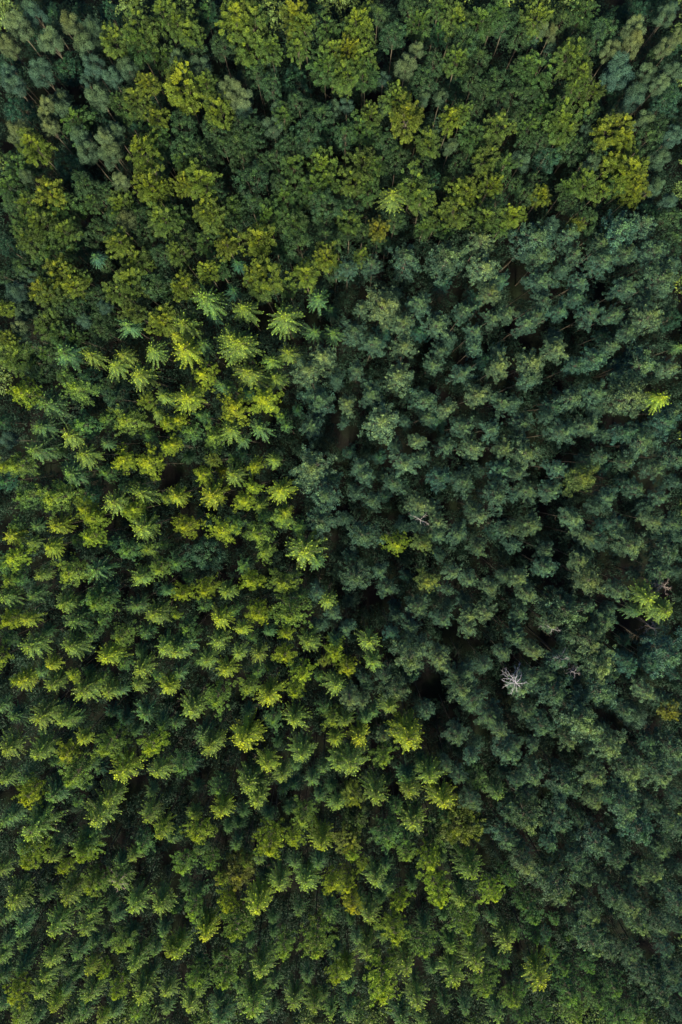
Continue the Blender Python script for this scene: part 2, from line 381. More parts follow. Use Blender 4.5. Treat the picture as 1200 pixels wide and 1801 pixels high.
TREES = {
'S': '''l-5.6,-14.3,3.1,21.9 l-45.9,-56.3,3.0,22.3 y10.5,-42.5,2.9,23.0 l-14.5,-85.1,2.9,22.0 l-14.4,14.2,2.8,22.6 l-36.5,-55.5,2.8,21.7
y-14.1,-42.9,2.7,22.8 y-12.1,-68.1,2.6,22.3 l-13.8,-49.6,2.6,20.7 y-32.6,-48.5,2.6,21.5 g-24.2,-29.5,2.5,20.3 l1.5,-47.0,2.5,21.9
g-39.8,-26.0,2.5,20.3 g-42.6,6.7,2.5,19.5 l-28.2,-11.4,2.5,21.7 g-39.8,13.4,2.5,19.7 y-18.2,-6.8,2.5,22.0 l9.5,-79.6,2.4,20.4
l-13.2,11.0,2.4,21.2 y-21.7,7.6,2.4,21.6 l-30.7,-83.6,2.4,21.0 l-12.3,-79.5,2.4,20.9 l-8.3,18.9,2.4,21.1 l-22.3,18.1,2.4,21.3
l17.1,-80.9,2.4,21.3 l-50.2,-68.9,2.4,20.3 y-21.7,13.9,2.4,21.9 l20.3,-78.3,2.4,21.5 l-44.4,-73.0,2.4,21.0 y30.3,-80.1,2.4,22.1
l-42.4,-68.1,2.4,21.1 l-38.9,-60.3,2.4,20.4 l19.8,-63.9,2.4,20.9 l11.5,-56.5,2.4,20.4 l14.0,-49.0,2.4,20.4 l-12.0,-52.8,2.4,20.8
y15.5,-52.5,2.4,21.0 l5.3,-52.2,2.3,21.5 l-22.6,-38.4,2.3,20.3 l-45.4,-45.3,2.3,21.1 l-5.7,-44.8,2.3,21.7 y-10.4,-36.4,2.3,20.9
l-38.3,-35.5,2.3,20.9 l-44.5,-39.0,2.3,21.5 g-36.5,-17.7,2.3,19.7 l-39.8,-28.7,2.3,21.3 l44.6,-21.0,2.3,20.7 g-43.4,-0.1,2.3,20.2
g-19.6,-89.5,2.2,19.3 l-13.7,20.2,2.2,20.8 l12.2,-84.8,2.2,20.6 l-38.7,-84.3,2.2,20.5 l-15.1,15.9,2.2,21.5 l3.8,-77.9,2.2,20.3
l-19.2,21.7,2.2,21.2 l-28.1,-70.3,2.2,20.1 l-31.6,-70.4,2.2,20.4 l-5.7,-66.6,2.2,20.1 l10.6,-52.0,2.2,20.1 l-34.8,-52.6,2.2,20.2
y-3.0,-58.9,2.2,21.0 l-0.6,-47.2,2.2,20.2 l-27.0,-48.8,2.1,20.6 l-29.1,-54.5,2.1,21.3 y3.0,-42.6,2.1,20.6 l-19.2,-44.7,2.1,20.9
l-50.3,-44.5,2.1,21.3 l-6.6,-40.4,2.1,21.2 l-4.9,-28.3,2.1,20.3 y-35.2,-30.8,2.1,20.7 l-27.0,-24.3,2.1,20.1 l-24.8,-29.2,2.1,20.8
l-45.4,-29.0,2.1,21.0 l-26.0,-29.0,2.1,21.0 g-40.1,-3.2,2.1,19.1 l47.4,-22.3,2.1,21.3 l-38.9,2.2,2.1,20.1 l-32.6,-7.0,2.1,21.3
y-9.0,-5.8,2.1,21.2 l-37.1,-0.7,2.0,20.9 g-3.5,21.7,2.0,19.1 l-28.8,10.5,2.0,20.3 g9.5,-89.8,2.0,18.6 g24.8,-88.8,2.0,19.6
l-4.2,-87.4,2.0,19.6 l-45.6,-78.9,2.0,19.8 l-23.7,-86.6,2.0,20.5 l-7.5,-86.0,2.0,20.6 g-2.2,-71.2,2.0,19.4 l25.4,-76.3,2.0,19.8
l7.7,34.8,2.0,20.9 y-25.0,-77.5,2.0,20.7 l-31.7,-78.4,2.0,21.0 l-34.1,-66.1,2.0,19.9 l5.0,-65.4,2.0,20.0 l-39.9,-72.8,2.0,20.9
l-9.4,-66.4,2.0,20.6 y-21.1,-73.9,2.0,21.4 g-43.8,-52.2,2.0,19.6 g-29.5,-39.6,2.0,18.6 g-20.7,-43.3,1.9,19.3 y-27.0,-57.6,1.9,21.2
l-35.0,-35.6,1.9,19.7 y-17.9,-53.6,1.9,21.5 l-43.1,-35.3,1.9,19.9 l-1.9,-35.4,1.9,20.3 y-47.5,-34.9,1.9,20.4 y-11.2,-45.4,1.9,21.6
l-29.8,-32.7,1.9,20.6 l3.4,-27.9,1.9,20.7 l-41.7,-22.4,1.9,20.5 l-29.2,-19.0,1.9,20.6 g-11.8,2.8,1.9,19.1 l-28.6,-6.5,1.9,20.2
g-43.5,3.0,1.9,19.8 g-30.4,17.5,1.8,18.9 y-23.6,-6.0,1.8,21.1 l-16.0,2.8,1.8,20.4 l-32.6,12.1,1.8,20.0 l-35.8,13.9,1.8,20.0
l-26.5,13.9,1.8,20.0 g-29.3,-27.4,1.8,18.7 y45.4,7.5,1.8,21.5 g-41.5,-88.6,1.8,18.7 g1.3,-88.9,1.8,19.3 g-41.9,-78.7,1.8,18.4
g-50.1,-80.5,1.8,18.8 l-46.6,-81.9,1.8,19.7 y-45.4,-86.3,1.8,20.4 y0.7,-80.7,1.8,20.0 g-49.5,-74.0,1.8,19.5 g7.7,-67.8,1.8,19.0
l-46.7,-83.7,1.8,20.7 g-49.0,-61.4,1.8,19.0 l4.6,-71.5,1.8,20.1 l18.4,-68.5,1.8,20.0 g9.6,-49.5,1.7,18.4 l-15.8,-3.2,1.7,20.7
g-48.4,-49.8,1.7,18.7 g23.7,-52.3,1.7,19.1 g-49.7,-39.9,1.7,18.7 l-0.6,-53.7,1.7,20.0 g-31.1,-23.7,1.7,18.6 l7.0,-38.7,1.7,20.1
l-19.8,-31.7,1.7,19.6 g-45.7,-21.7,1.7,18.7 l-41.2,-41.4,1.7,20.5 g43.7,-24.4,1.7,19.2 y-16.9,-32.6,1.7,20.2 l-18.0,-28.3,1.7,19.9
l4.9,-31.2,1.7,20.3 y-26.1,-35.5,1.7,21.1 y-45.5,-25.4,1.7,20.4 l-48.9,-21.8,1.7,20.4 l-16.5,-20.3,1.7,20.4 y-48.4,-12.3,1.7,19.9
y-17.9,-25.0,1.7,21.1 y-41.3,-11.5,1.7,20.2 g-19.8,14.5,1.7,18.4 g-0.8,16.9,1.6,18.4 g-4.5,16.7,1.6,18.7 l-9.4,10.3,1.6,19.4
l-10.2,13.2,1.6,19.4 l-30.2,13.5,1.6,19.5 l-6.7,13.7,1.6,19.6 g-4.3,-50.0,1.6,19.1 l-8.8,-48.3,1.6,19.8 l-1.7,-22.3,1.6,19.6
l-12.2,-29.6,1.6,20.6 g16.2,-88.3,1.6,18.8 g-33.6,-75.7,1.6,18.1 d-23.5,-49.1,1.6,15.8 g-53.2,-82.9,1.6,18.9 g-52.9,-87.0,1.6,19.4
y-42.2,-14.6,1.6,20.3 g-52.6,-73.1,1.6,18.7 g20.4,-76.4,1.6,19.0 g12.9,-74.1,1.6,18.9 l16.9,-77.4,1.6,19.2 g-25.6,-59.9,1.5,18.1
l-27.1,-83.8,1.5,20.4 l-21.8,-83.7,1.5,20.5 g-3.5,-63.3,1.5,19.0 l-38.4,-71.4,1.5,19.8 y-38.4,-79.0,1.5,20.5 y-26.7,-76.0,1.5,20.5
g-52.0,-56.7,1.5,18.9 l-25.5,7.8,1.5,20.2 l-51.7,-64.2,1.5,19.8 g-39.9,-40.9,1.5,18.3 l-51.0,-49.4,1.5,19.5 g-27.0,-41.4,1.5,18.8
y-0.9,-43.7,1.5,20.1 g-24.3,-33.1,1.5,19.2 l0.4,-40.4,1.5,20.2 d-19.2,20.5,1.5,14.7 g-3.4,-16.1,1.5,18.9 d-16.4,23.9,1.5,15.7
l-12.1,-8.4,1.5,19.3 l-9.3,-1.8,1.5,19.1 g12.9,-89.9,1.4,17.9 d-7.5,-53.1,1.4,14.7 g-43.2,-90.0,1.4,18.1 d-9.0,-53.5,1.4,14.8
g-20.1,-87.6,1.4,18.0 g-14.4,-85.9,1.4,18.1 g-10.1,-83.8,1.4,18.0 g-30.1,-82.5,1.3,18.0 g-43.6,-81.9,1.3,18.0 g1.1,-84.7,1.3,18.3
d-34.1,-42.6,1.3,14.5 g-12.6,-89.1,1.3,18.8 g-6.7,-85.7,1.3,18.6 g-36.4,-88.4,1.3,18.8 g-27.8,-87.9,1.3,18.9 g-50.1,-77.4,1.3,18.1
d-46.5,-44.0,1.3,15.2 g24.1,-79.8,1.3,18.5 g-36.9,-76.9,1.3,18.2 d-38.0,-50.2,1.3,15.8 g19.4,-87.5,1.3,19.2 g20.1,-71.9,1.3,17.9
g24.1,-74.1,1.3,18.1 g-38.8,-77.6,1.3,18.5 g-29.2,-78.5,1.3,18.6 g-5.8,-82.5,1.3,19.0 g-43.0,-84.2,1.3,19.2 g30.1,-80.2,1.3,18.8
g-51.4,-72.8,1.3,18.2 g-17.3,-78.0,1.3,18.9 g-12.0,-66.8,1.3,17.9 g-0.9,-78.7,1.3,19.0 d-36.5,-41.3,1.3,15.6 l-1.3,-87.3,1.3,19.8
g-51.9,-76.4,1.3,18.9 g6.0,-76.8,1.3,19.0 g-6.2,-71.2,1.3,18.5 g7.1,-65.0,1.3,18.0 g-27.7,-74.7,1.3,18.9 g2.7,-75.4,1.3,19.0
g-34.3,-72.1,1.3,18.9 l-52.6,-78.7,1.3,19.6 g-44.2,-61.0,1.3,18.0 g15.9,-63.6,1.3,18.4 g-21.6,-61.6,1.3,18.2 g-7.7,-64.0,1.3,18.4
y-37.3,-88.4,1.3,20.7 d-35.9,-21.4,1.3,14.6 g-34.6,-64.1,1.3,18.7 g-46.0,-68.5,1.3,19.1 g-46.5,-55.4,1.3,18.2 g-16.0,-60.4,1.3,18.7
g-13.2,-63.2,1.3,19.0 g-11.0,-56.6,1.3,18.5 l-31.5,-62.5,1.3,19.1 g-29.3,-52.9,1.3,18.2 g-39.4,-48.9,1.3,17.9 g-2.6,-48.5,1.3,17.9
g-50.3,-56.3,1.3,18.7 g-3.0,-52.7,1.3,18.9 l-22.8,-55.3,1.3,19.2 l-43.6,-62.1,1.3,20.1 g5.0,-39.6,1.3,18.1 g-13.2,-39.1,1.3,18.2
g-25.3,-41.4,1.3,18.6 g-42.9,-39.0,1.3,18.5 g-51.3,-39.0,1.3,18.5 d-42.2,-5.3,1.3,15.5 g3.6,-40.5,1.3,19.2 g-33.0,-36.6,1.3,18.8
g-45.7,-33.9,1.3,18.6 y-39.1,-43.3,1.3,19.9 l-30.2,-35.3,1.3,19.5 g-1.1,-27.9,1.3,18.9 d-1.7,21.1,1.3,14.5 l-15.0,-30.2,1.3,19.8
y-42.7,-31.7,1.3,20.5 g-44.3,-11.4,1.3,18.7 d-15.1,27.3,1.3,15.4 l-44.2,-18.3,1.3,19.6 y-14.6,-26.5,1.3,20.6 g-34.7,1.1,1.2,18.8
g-28.0,11.9,1.2,17.9 g-14.1,1.3,1.2,19.0 y-8.5,-8.8,1.2,20.0 g-17.7,8.5,1.2,19.0 g48.3,14.4,1.2,19.0 l-26.8,5.0,1.2,19.9
t-35.2,27.5,1.2,18.4 y-22.9,15.9,1.2,20.8 l-44.5,-13.6,1.1,19.4 g-10.8,-89.8,1.1,16.5 g-2.7,-87.6,1.1,16.5 d-41.1,-53.8,1.1,13.6
g-34.3,-84.3,1.1,16.4 g-19.8,-81.4,1.1,16.2 g11.4,-85.1,1.1,16.6 g15.0,-82.5,1.1,16.4 g10.9,-79.1,1.1,16.2 g-16.9,-86.1,1.1,16.8
g-48.7,-90.7,1.1,17.4 g-42.5,-83.9,1.1,16.8 g1.6,-74.7,1.1,16.5 g-36.6,-72.4,1.1,16.4 g-25.5,-77.8,1.1,16.9 g-22.6,-81.3,1.1,17.3
g11.3,-68.9,1.1,16.3 g-14.4,-77.9,1.1,17.4 g16.2,-73.6,1.1,17.0 g18.9,-68.3,1.1,16.7 g-41.3,-71.7,1.1,17.0 g-10.8,-73.9,1.1,17.3
g-10.8,-75.9,1.1,17.5 g-1.1,-73.8,1.1,17.4 g2.9,-71.1,1.1,17.2 g-24.6,-68.5,1.1,17.3 g6.3,-70.4,1.1,17.5 g15.6,-67.4,1.1,17.4
g-16.1,-58.5,1.1,16.7 g-15.4,-56.7,1.1,16.5 g-17.8,-59.1,1.1,16.8 g-22.6,-52.5,1.1,16.6 g12.4,-48.5,1.1,16.3 g-8.2,-55.8,1.1,17.3
d-49.2,-8.9,1.1,13.3 g-44.6,-48.4,1.1,16.9 g-9.9,-45.3,1.1,16.7 g-7.0,-48.8,1.1,17.1 g-1.5,-52.1,1.1,17.4 d-43.9,-0.3,1.1,12.9
g-31.7,-43.3,1.1,17.3 d-23.6,-0.8,1.1,13.6 g-45.0,-27.7,1.1,17.0 g-30.7,-30.7,1.1,17.4 l-25.7,-20.9,1.1,19.1 l-10.8,-27.0,1.0,19.3
d7.6,-53.2,0.9,13.1 g8.0,-58.7,0.9,16.6''',
'F': '''y6.3,-81.9,3.7,22.8 l-4.4,-75.8,3.3,22.0 l18.9,-71.8,3.0,21.9 l-15.6,-72.2,3.0,22.5 l-6.8,-23.6,2.9,22.4 l-41.3,-6.7,2.9,21.7
l-18.1,-81.4,2.9,21.1 l22.0,-82.9,2.9,21.6 l-40.2,-49.5,2.8,21.0 y14.2,-66.9,2.8,22.6 y-10.7,-58.4,2.8,22.7 l-34.4,-43.9,2.7,22.2
g35.8,-84.4,2.7,20.5 y-46.1,7.9,2.6,22.2 g6.5,-58.7,2.6,20.6 l-18.9,-36.8,2.5,21.1 g-35.8,-22.1,2.5,20.5 g-46.5,-6.3,2.5,20.0
l-40.0,-17.9,2.5,21.6 l-46.9,-1.5,2.5,20.8 l-12.3,-12.0,2.5,21.8 l-30.5,3.8,2.5,21.0 y-15.0,6.2,2.4,21.8 g30.6,-72.0,2.4,20.1
l-37.5,8.3,2.4,21.9 l13.1,-76.8,2.4,21.2 y7.6,-73.3,2.4,21.9 y-21.3,-57.1,2.4,21.3 y-47.5,-62.1,2.4,22.2 y-47.7,-52.3,2.4,21.4
y-10.9,6.8,2.3,21.5 y-28.2,-43.9,2.3,22.2 l-8.6,-19.5,2.3,20.4 y-47.4,-15.6,2.3,20.9 g-37.6,4.4,2.3,19.8 y-17.9,-11.6,2.3,21.4
y-27.3,-2.3,2.3,21.0 l-18.7,1.5,2.3,20.7 g43.1,-89.2,2.2,19.4 l-34.4,-76.4,2.2,20.1 g-31.3,-60.4,2.2,19.0 y-50.1,-83.9,2.2,21.3
l-38.7,-66.1,2.2,20.1 l-23.3,-70.7,2.2,20.8 y22.6,-67.6,2.2,21.0 y13.0,-63.1,2.2,20.9 l-24.0,-63.1,2.2,20.9 l-5.2,-54.8,2.2,20.7
l6.0,-46.3,2.1,20.3 y-6.3,-35.2,2.1,21.0 l-35.8,-22.4,2.1,20.7 y-12.3,-24.2,2.1,21.3 y-20.3,-19.7,2.1,21.4 y-35.7,-10.0,2.1,21.0
y-22.6,-10.5,2.1,21.6 y-31.4,-1.3,2.1,20.9 y-19.3,10.6,2.0,20.6 g40.5,-87.1,2.0,18.8 g46.9,-88.3,2.0,19.7 g42.6,-83.6,2.0,19.6
l36.2,-87.7,2.0,20.4 l-9.0,-77.4,2.0,20.2 l-23.1,-81.1,2.0,20.9 y-17.7,-69.6,2.0,20.3 y0.9,-65.9,2.0,20.2 y9.6,-69.8,2.0,20.7
g-18.5,-51.0,2.0,19.3 y-1.1,-66.3,2.0,20.7 g-24.6,-48.4,1.9,19.8 g-10.8,-40.8,1.9,19.4 y-38.7,-61.5,1.9,21.5 y-40.6,-45.3,1.9,20.4
l-0.9,-40.1,1.9,20.1 l-14.0,-35.9,1.9,20.1 y-1.1,-30.4,1.9,20.3 y-6.3,-33.4,1.9,21.1 y-49.6,-25.4,1.9,20.3 g-34.8,-3.7,1.9,18.6
l-32.3,-27.4,1.9,20.9 g-31.6,-15.1,1.9,19.8 y-23.6,-20.9,1.9,20.5 y-13.4,-19.2,1.9,20.5 l-26.3,-17.1,1.9,20.4 g-21.7,2.6,1.9,18.6
y-36.5,-13.1,1.9,20.8 y7.8,-13.6,1.9,21.4 g28.3,-85.1,1.8,18.7 g32.2,-88.4,1.8,19.4 g30.7,-77.0,1.8,18.4 g35.1,-81.4,1.8,18.8
l-50.2,-88.4,1.8,20.2 y-35.0,-84.1,1.8,20.2 l-31.0,-87.8,1.8,20.6 g25.3,-65.8,1.8,19.2 l-20.2,-63.6,1.8,19.4 l-36.5,-66.5,1.7,19.9
y-0.9,-80.9,1.7,21.2 l9.8,-62.4,1.7,20.2 o1.5,-68.9,1.7,20.8 y-6.9,-58.8,1.7,20.1 g-23.2,-26.1,1.7,19.2 g-49.5,-17.4,1.7,18.9
y-8.9,-30.6,1.7,20.2 y0.8,-31.4,1.7,20.3 g-24.4,-16.9,1.7,19.5 y-49.7,-30.8,1.7,21.0 l-10.3,-15.1,1.7,19.7 g-34.5,4.1,1.7,18.2
l-8.6,-10.1,1.7,19.6 y-30.6,-8.3,1.7,20.3 y-14.4,-7.1,1.7,20.4 y-36.5,-8.3,1.7,20.6 y-20.3,-3.2,1.6,20.7 g28.6,-89.9,1.6,18.0
g39.1,-82.0,1.6,18.3 g10.4,-74.3,1.6,18.7 l25.7,-84.9,1.6,20.0 y-12.6,-2.4,1.5,20.1 l-15.1,-63.0,1.5,19.5 g10.3,-59.7,1.5,19.3
g8.3,-54.8,1.5,19.0 d-50.2,-4.4,1.5,16.0 g-35.5,-25.9,1.5,18.5 d-50.8,4.4,1.5,15.9 l-49.9,-18.7,1.5,19.4 y-24.1,0.5,1.4,20.5
y-25.1,0.7,1.4,20.7 y-25.0,3.5,1.4,20.8 y-42.3,-64.0,1.4,20.3 g39.9,-84.9,1.4,18.1 g27.5,-75.6,1.3,18.0 g33.1,-78.7,1.3,18.3
g28.1,-70.9,1.3,18.0 g25.8,-80.1,1.3,19.0 l26.9,-85.9,1.3,19.8 t32.1,-76.0,1.3,19.1 y-36.9,-81.0,1.3,19.7 g-21.4,-68.2,1.3,18.8
l-21.1,-73.0,1.3,19.6 g16.0,-56.4,1.3,18.5 g-38.5,-58.7,1.3,18.9 g11.8,-55.0,1.3,18.6 d-35.3,-14.1,1.3,15.7 d-38.1,-7.2,1.3,15.2
g-35.9,-34.3,1.3,17.9 y1.3,-61.6,1.3,20.5 d-13.8,8.5,1.3,14.6 g-50.2,-29.2,1.3,18.1 d-20.6,4.4,1.3,15.1 g-2.6,-38.7,1.3,19.2
g-12.8,-33.2,1.3,18.8 g-32.9,-32.2,1.3,19.0 g-5.8,-22.0,1.3,18.1 g-37.7,-27.3,1.3,19.2 g-20.3,-22.4,1.3,19.2 g-11.8,-9.6,1.3,18.2
g-47.8,-19.2,1.3,19.1 g-14.3,-16.9,1.3,19.0 g-47.9,-10.4,1.3,18.6 y-8.4,-27.1,1.3,20.3 g-6.5,-10.8,1.3,18.8 g-16.1,-1.4,1.3,18.0
g-7.9,2.8,1.2,18.3 g-21.0,5.1,1.2,18.2 l-28.5,-14.2,1.2,19.9 g-16.4,8.8,1.2,18.0 g-27.8,2.2,1.2,18.6 l-25.4,-6.7,1.2,19.9
y-12.1,-5.2,1.2,20.3 y-23.8,4.0,1.2,19.7 y-30.8,-9.3,1.2,20.9 y-48.5,-2.3,1.2,20.9 y-17.4,-65.8,1.2,20.0 y3.1,-62.5,1.2,20.0
g30.1,-90.8,1.1,17.3 g36.4,-77.6,1.1,16.2 g33.9,-75.0,1.1,16.8 g-26.6,-72.7,1.1,16.7 g-41.3,-54.5,1.1,16.7 d-28.2,-21.6,1.1,13.7
d-6.0,-4.7,1.1,12.9 g-3.1,-35.0,1.1,16.4 g-7.7,-32.6,1.1,16.3 g-21.9,-32.5,1.1,16.4 g-27.7,-34.9,1.1,16.7 g-38.8,-34.0,1.1,16.7
d-6.5,6.2,1.1,13.1 g-22.7,-27.9,1.1,16.3 d-15.2,-0.8,1.1,13.9 g-13.9,-28.4,1.1,16.8 g-16.2,-24.7,1.1,16.6 g-15.9,-11.7,1.1,16.3
g-49.2,-23.8,1.1,17.4 g-15.9,-10.6,1.1,16.3 g-26.6,-14.6,1.1,16.7 g-22.9,-19.5,1.1,17.2 g-39.5,-13.5,1.1,17.1 o-18.5,-3.5,1.1,16.5
g-8.8,4.7,1.1,16.8 y-47.6,-34.1,1.1,20.4 y-39.6,-33.1,1.0,20.7 d-39.8,-26.1,0.9,13.4 g-11.3,-33.2,0.9,17.0 y-24.6,-24.1,0.8,20.5''',
'P': '''g33.8,-23.7,3.2,20.6 l35.0,-39.6,3.2,22.3 l-3.9,-1.9,3.0,22.6 g48.2,-30.0,3.0,21.0 g43.3,12.3,2.9,20.6 l38.1,-76.1,2.8,21.5
l5.3,3.7,2.8,22.2 g15.0,27.1,2.8,20.3 g26.8,30.0,2.8,20.5 l32.6,-67.2,2.8,22.0 l28.3,-56.2,2.8,21.1 g3.0,-19.2,2.7,20.1
l40.8,7.3,2.6,22.0 g39.1,-59.7,2.6,20.0 g45.6,24.2,2.6,20.7 l43.3,-53.7,2.6,21.0 g31.6,-35.8,2.6,20.2 g38.8,-36.0,2.6,20.5
l40.0,-43.5,2.6,21.4 l38.4,-31.3,2.5,21.5 l10.0,-30.1,2.5,21.9 g-2.7,-7.3,2.5,20.8 g50.2,-84.8,2.5,19.5 l-4.5,10.3,2.4,20.7
l8.9,10.2,2.4,21.0 g9.1,26.6,2.4,20.3 l43.3,17.9,2.4,21.6 l6.0,21.0,2.4,21.4 l20.6,26.2,2.4,21.0 g39.6,30.8,2.4,20.6
t46.4,-57.4,2.4,20.0 g34.1,-50.8,2.4,19.5 l45.4,-72.6,2.4,21.6 g50.3,-45.0,2.4,19.8 l48.5,-48.6,2.4,20.7 l43.2,-47.8,2.3,21.4
l17.7,-35.3,2.3,20.3 l7.9,-35.7,2.3,20.5 g48.8,-15.0,2.3,19.2 l36.4,-28.3,2.3,21.4 g-2.7,-10.1,2.3,19.9 g3.1,-12.4,2.3,20.3
l36.7,-18.8,2.3,21.0 l42.6,-14.0,2.3,20.8 g23.2,-6.7,2.3,20.4 g48.7,-1.1,2.3,20.0 g44.1,0.5,2.3,20.0 g-2.9,6.9,2.3,19.4
g11.9,6.9,2.3,19.8 g32.7,7.5,2.3,19.8 l27.1,-0.3,2.3,20.9 y35.4,-4.6,2.3,21.4 t36.3,12.9,2.2,20.2 g27.7,24.0,2.2,19.4
l-2.0,13.5,2.2,20.3 g47.4,-82.0,2.2,19.3 g29.4,27.6,2.2,19.3 g37.3,26.2,2.2,19.5 l19.7,7.6,2.2,21.3 g44.9,28.5,2.2,19.7
l27.1,12.0,2.2,21.3 g43.4,31.7,2.2,20.0 g24.9,-59.5,2.2,18.9 l19.6,29.1,2.2,20.9 g51.8,-69.2,2.2,20.1 g33.5,-57.1,2.2,19.9
l45.2,-69.0,2.2,21.0 g23.1,-40.2,2.2,19.0 l27.6,-62.9,2.2,21.2 g24.4,-44.8,2.2,19.7 l29.1,-48.8,2.2,20.1 g30.4,-42.4,2.2,19.5
g17.4,-43.3,2.1,20.1 g20.4,-37.7,2.1,19.7 l38.0,-48.2,2.1,21.0 l27.7,-35.7,2.1,20.1 g39.6,-25.9,2.1,19.4 g11.5,-23.6,2.1,19.4
l45.6,-35.8,2.1,20.6 l37.3,-41.5,2.1,21.2 g17.9,-4.7,2.1,19.6 t13.9,-4.4,2.1,19.8 l40.1,-20.8,2.1,21.3 l9.3,-1.7,2.1,20.2
l19.0,-0.1,2.1,20.1 g32.0,2.2,2.1,20.0 g37.1,7.9,2.1,19.5 t46.7,4.2,2.1,20.1 g1.6,17.5,2.1,19.1 g4.3,8.1,2.0,20.1
g17.6,11.1,2.0,19.9 g13.9,18.4,2.0,19.4 l9.8,14.3,2.0,20.0 g35.7,19.4,2.0,19.6 g40.3,23.0,2.0,19.4 l22.5,11.2,2.0,20.7
g33.5,27.4,2.0,19.8 g42.0,-78.2,2.0,19.4 g50.1,-73.6,2.0,19.6 g45.7,-65.8,2.0,19.1 g42.3,-69.0,2.0,19.5 g43.1,-63.0,2.0,19.2
g36.2,-63.2,2.0,19.5 l48.9,-64.7,2.0,19.7 l39.0,-70.4,2.0,20.8 l20.0,-53.5,1.9,20.5 l34.3,-43.2,1.9,20.6 g10.2,-26.4,1.9,19.2
l14.5,-30.8,1.9,19.7 g32.3,-31.2,1.9,19.8 g47.5,-17.2,1.9,18.8 g30.9,-15.5,1.9,18.9 g30.9,-17.8,1.9,19.2 l1.3,-36.3,1.9,20.9
g24.3,-11.9,1.9,18.7 l21.9,-24.2,1.9,20.1 g28.4,-11.4,1.9,19.1 g8.4,-4.7,1.9,18.6 g39.4,-6.6,1.9,18.9 g22.6,-2.6,1.9,18.6
l28.1,-21.4,1.9,20.3 g31.0,-6.1,1.9,19.0 g3.6,-4.3,1.9,18.9 g46.2,-2.8,1.9,18.8 g17.5,-12.4,1.9,19.9 l34.2,-10.7,1.9,19.8
l35.6,-13.2,1.9,20.1 g27.5,4.5,1.9,18.7 g15.4,0.5,1.9,19.1 g42.8,-5.9,1.9,19.9 l11.4,-7.7,1.9,20.1 y12.6,-18.9,1.9,21.2
g-3.9,3.6,1.9,19.2 g17.8,3.4,1.9,19.5 g23.9,7.1,1.9,19.3 g26.6,9.7,1.8,19.8 g4.3,14.6,1.8,19.5 g44.1,21.7,1.8,19.0
g11.4,21.0,1.8,19.2 g26.2,17.9,1.8,19.7 g37.6,29.9,1.8,18.7 l30.5,13.7,1.8,20.2 g4.9,26.5,1.8,19.6 l47.7,11.8,1.8,20.9
g1.0,25.6,1.8,19.8 l8.7,17.8,1.8,20.5 g31.7,29.7,1.8,19.9 g52.5,-82.9,1.8,18.2 g45.8,-78.1,1.8,19.1 g37.9,-66.8,1.8,18.5
g36.1,3.4,1.8,18.9 g31.9,-61.0,1.8,18.8 t40.7,2.2,1.8,19.6 g50.0,-61.2,1.8,19.2 g17.9,19.2,1.7,18.4 g49.8,-56.2,1.7,19.5
g27.7,-39.3,1.7,18.6 g12.7,-39.9,1.7,18.9 g35.1,-31.2,1.7,18.2 g16.8,-34.0,1.7,18.6 g48.6,-37.4,1.7,19.0 l38.2,-53.2,1.7,20.5
g42.5,-39.2,1.7,19.4 g27.6,-25.1,1.7,18.3 g15.2,-25.3,1.7,18.4 g26.5,-28.4,1.7,18.8 g31.4,-33.7,1.7,19.3 g6.8,-33.9,1.7,19.5
t46.9,-32.6,1.7,19.4 t43.3,-31.1,1.7,19.3 l24.1,-41.9,1.7,20.3 g20.6,-14.0,1.7,18.3 d6.3,17.2,1.7,15.7 d19.9,22.0,1.7,15.3
l28.1,-29.8,1.7,20.1 g4.4,-7.9,1.7,18.4 l18.9,-26.5,1.7,20.3 l18.5,-24.4,1.7,20.1 g27.5,-6.2,1.7,18.5 l21.8,-20.0,1.7,19.9
l26.6,-19.1,1.7,19.9 g49.0,-10.7,1.7,19.3 g41.4,-10.7,1.7,19.3 l35.2,-16.2,1.7,19.8 l45.6,-10.3,1.7,19.3 g43.9,3.0,1.7,18.2
g47.3,-7.2,1.7,19.4 g22.7,3.0,1.7,18.6 t30.7,6.5,1.7,18.7 l20.3,-10.0,1.7,20.2 l23.8,0.5,1.7,19.4 g48.6,5.9,1.7,18.9
g13.9,12.7,1.7,18.3 y11.8,-13.7,1.7,20.9 g39.2,14.7,1.7,18.4 l14.5,-10.0,1.7,20.6 g14.4,14.9,1.7,18.5 g2.5,11.6,1.6,18.8
g19.8,14.7,1.6,18.6 t34.3,12.0,1.6,19.1 g41.5,16.7,1.6,18.8 t41.3,-52.6,1.6,18.5 g18.9,16.6,1.6,19.0 g28.7,19.3,1.6,18.8
g39.4,19.8,1.6,19.0 t31.6,20.2,1.6,19.0 t33.5,21.8,1.6,18.9 l15.1,6.4,1.6,20.4 g40.7,27.7,1.6,18.7 g23.4,19.3,1.6,19.5
g28.7,21.6,1.6,19.3 g33.4,24.1,1.6,19.4 l21.7,21.9,1.6,20.3 g7.4,-20.6,1.6,18.8 l30.6,-25.9,1.6,19.9 g41.8,-1.6,1.6,18.5
g51.4,-78.0,1.6,18.4 l16.7,-18.0,1.6,20.3 g26.4,-3.8,1.6,19.2 g31.3,-2.6,1.6,19.3 g51.9,-59.0,1.5,18.1 g27.8,-61.3,1.5,18.5
g25.5,-56.1,1.5,18.3 g21.3,19.3,1.5,18.8 l0.8,6.6,1.5,20.1 d40.5,-11.4,1.5,15.2 d40.6,-2.9,1.5,14.7 g18.4,-49.2,1.5,19.0
d-1.1,-4.4,1.5,15.1 g20.4,-46.3,1.5,18.9 g28.3,-33.7,1.5,18.1 d14.6,4.4,1.5,15.1 g19.3,-33.0,1.5,18.7 g0.9,-27.0,1.5,18.2
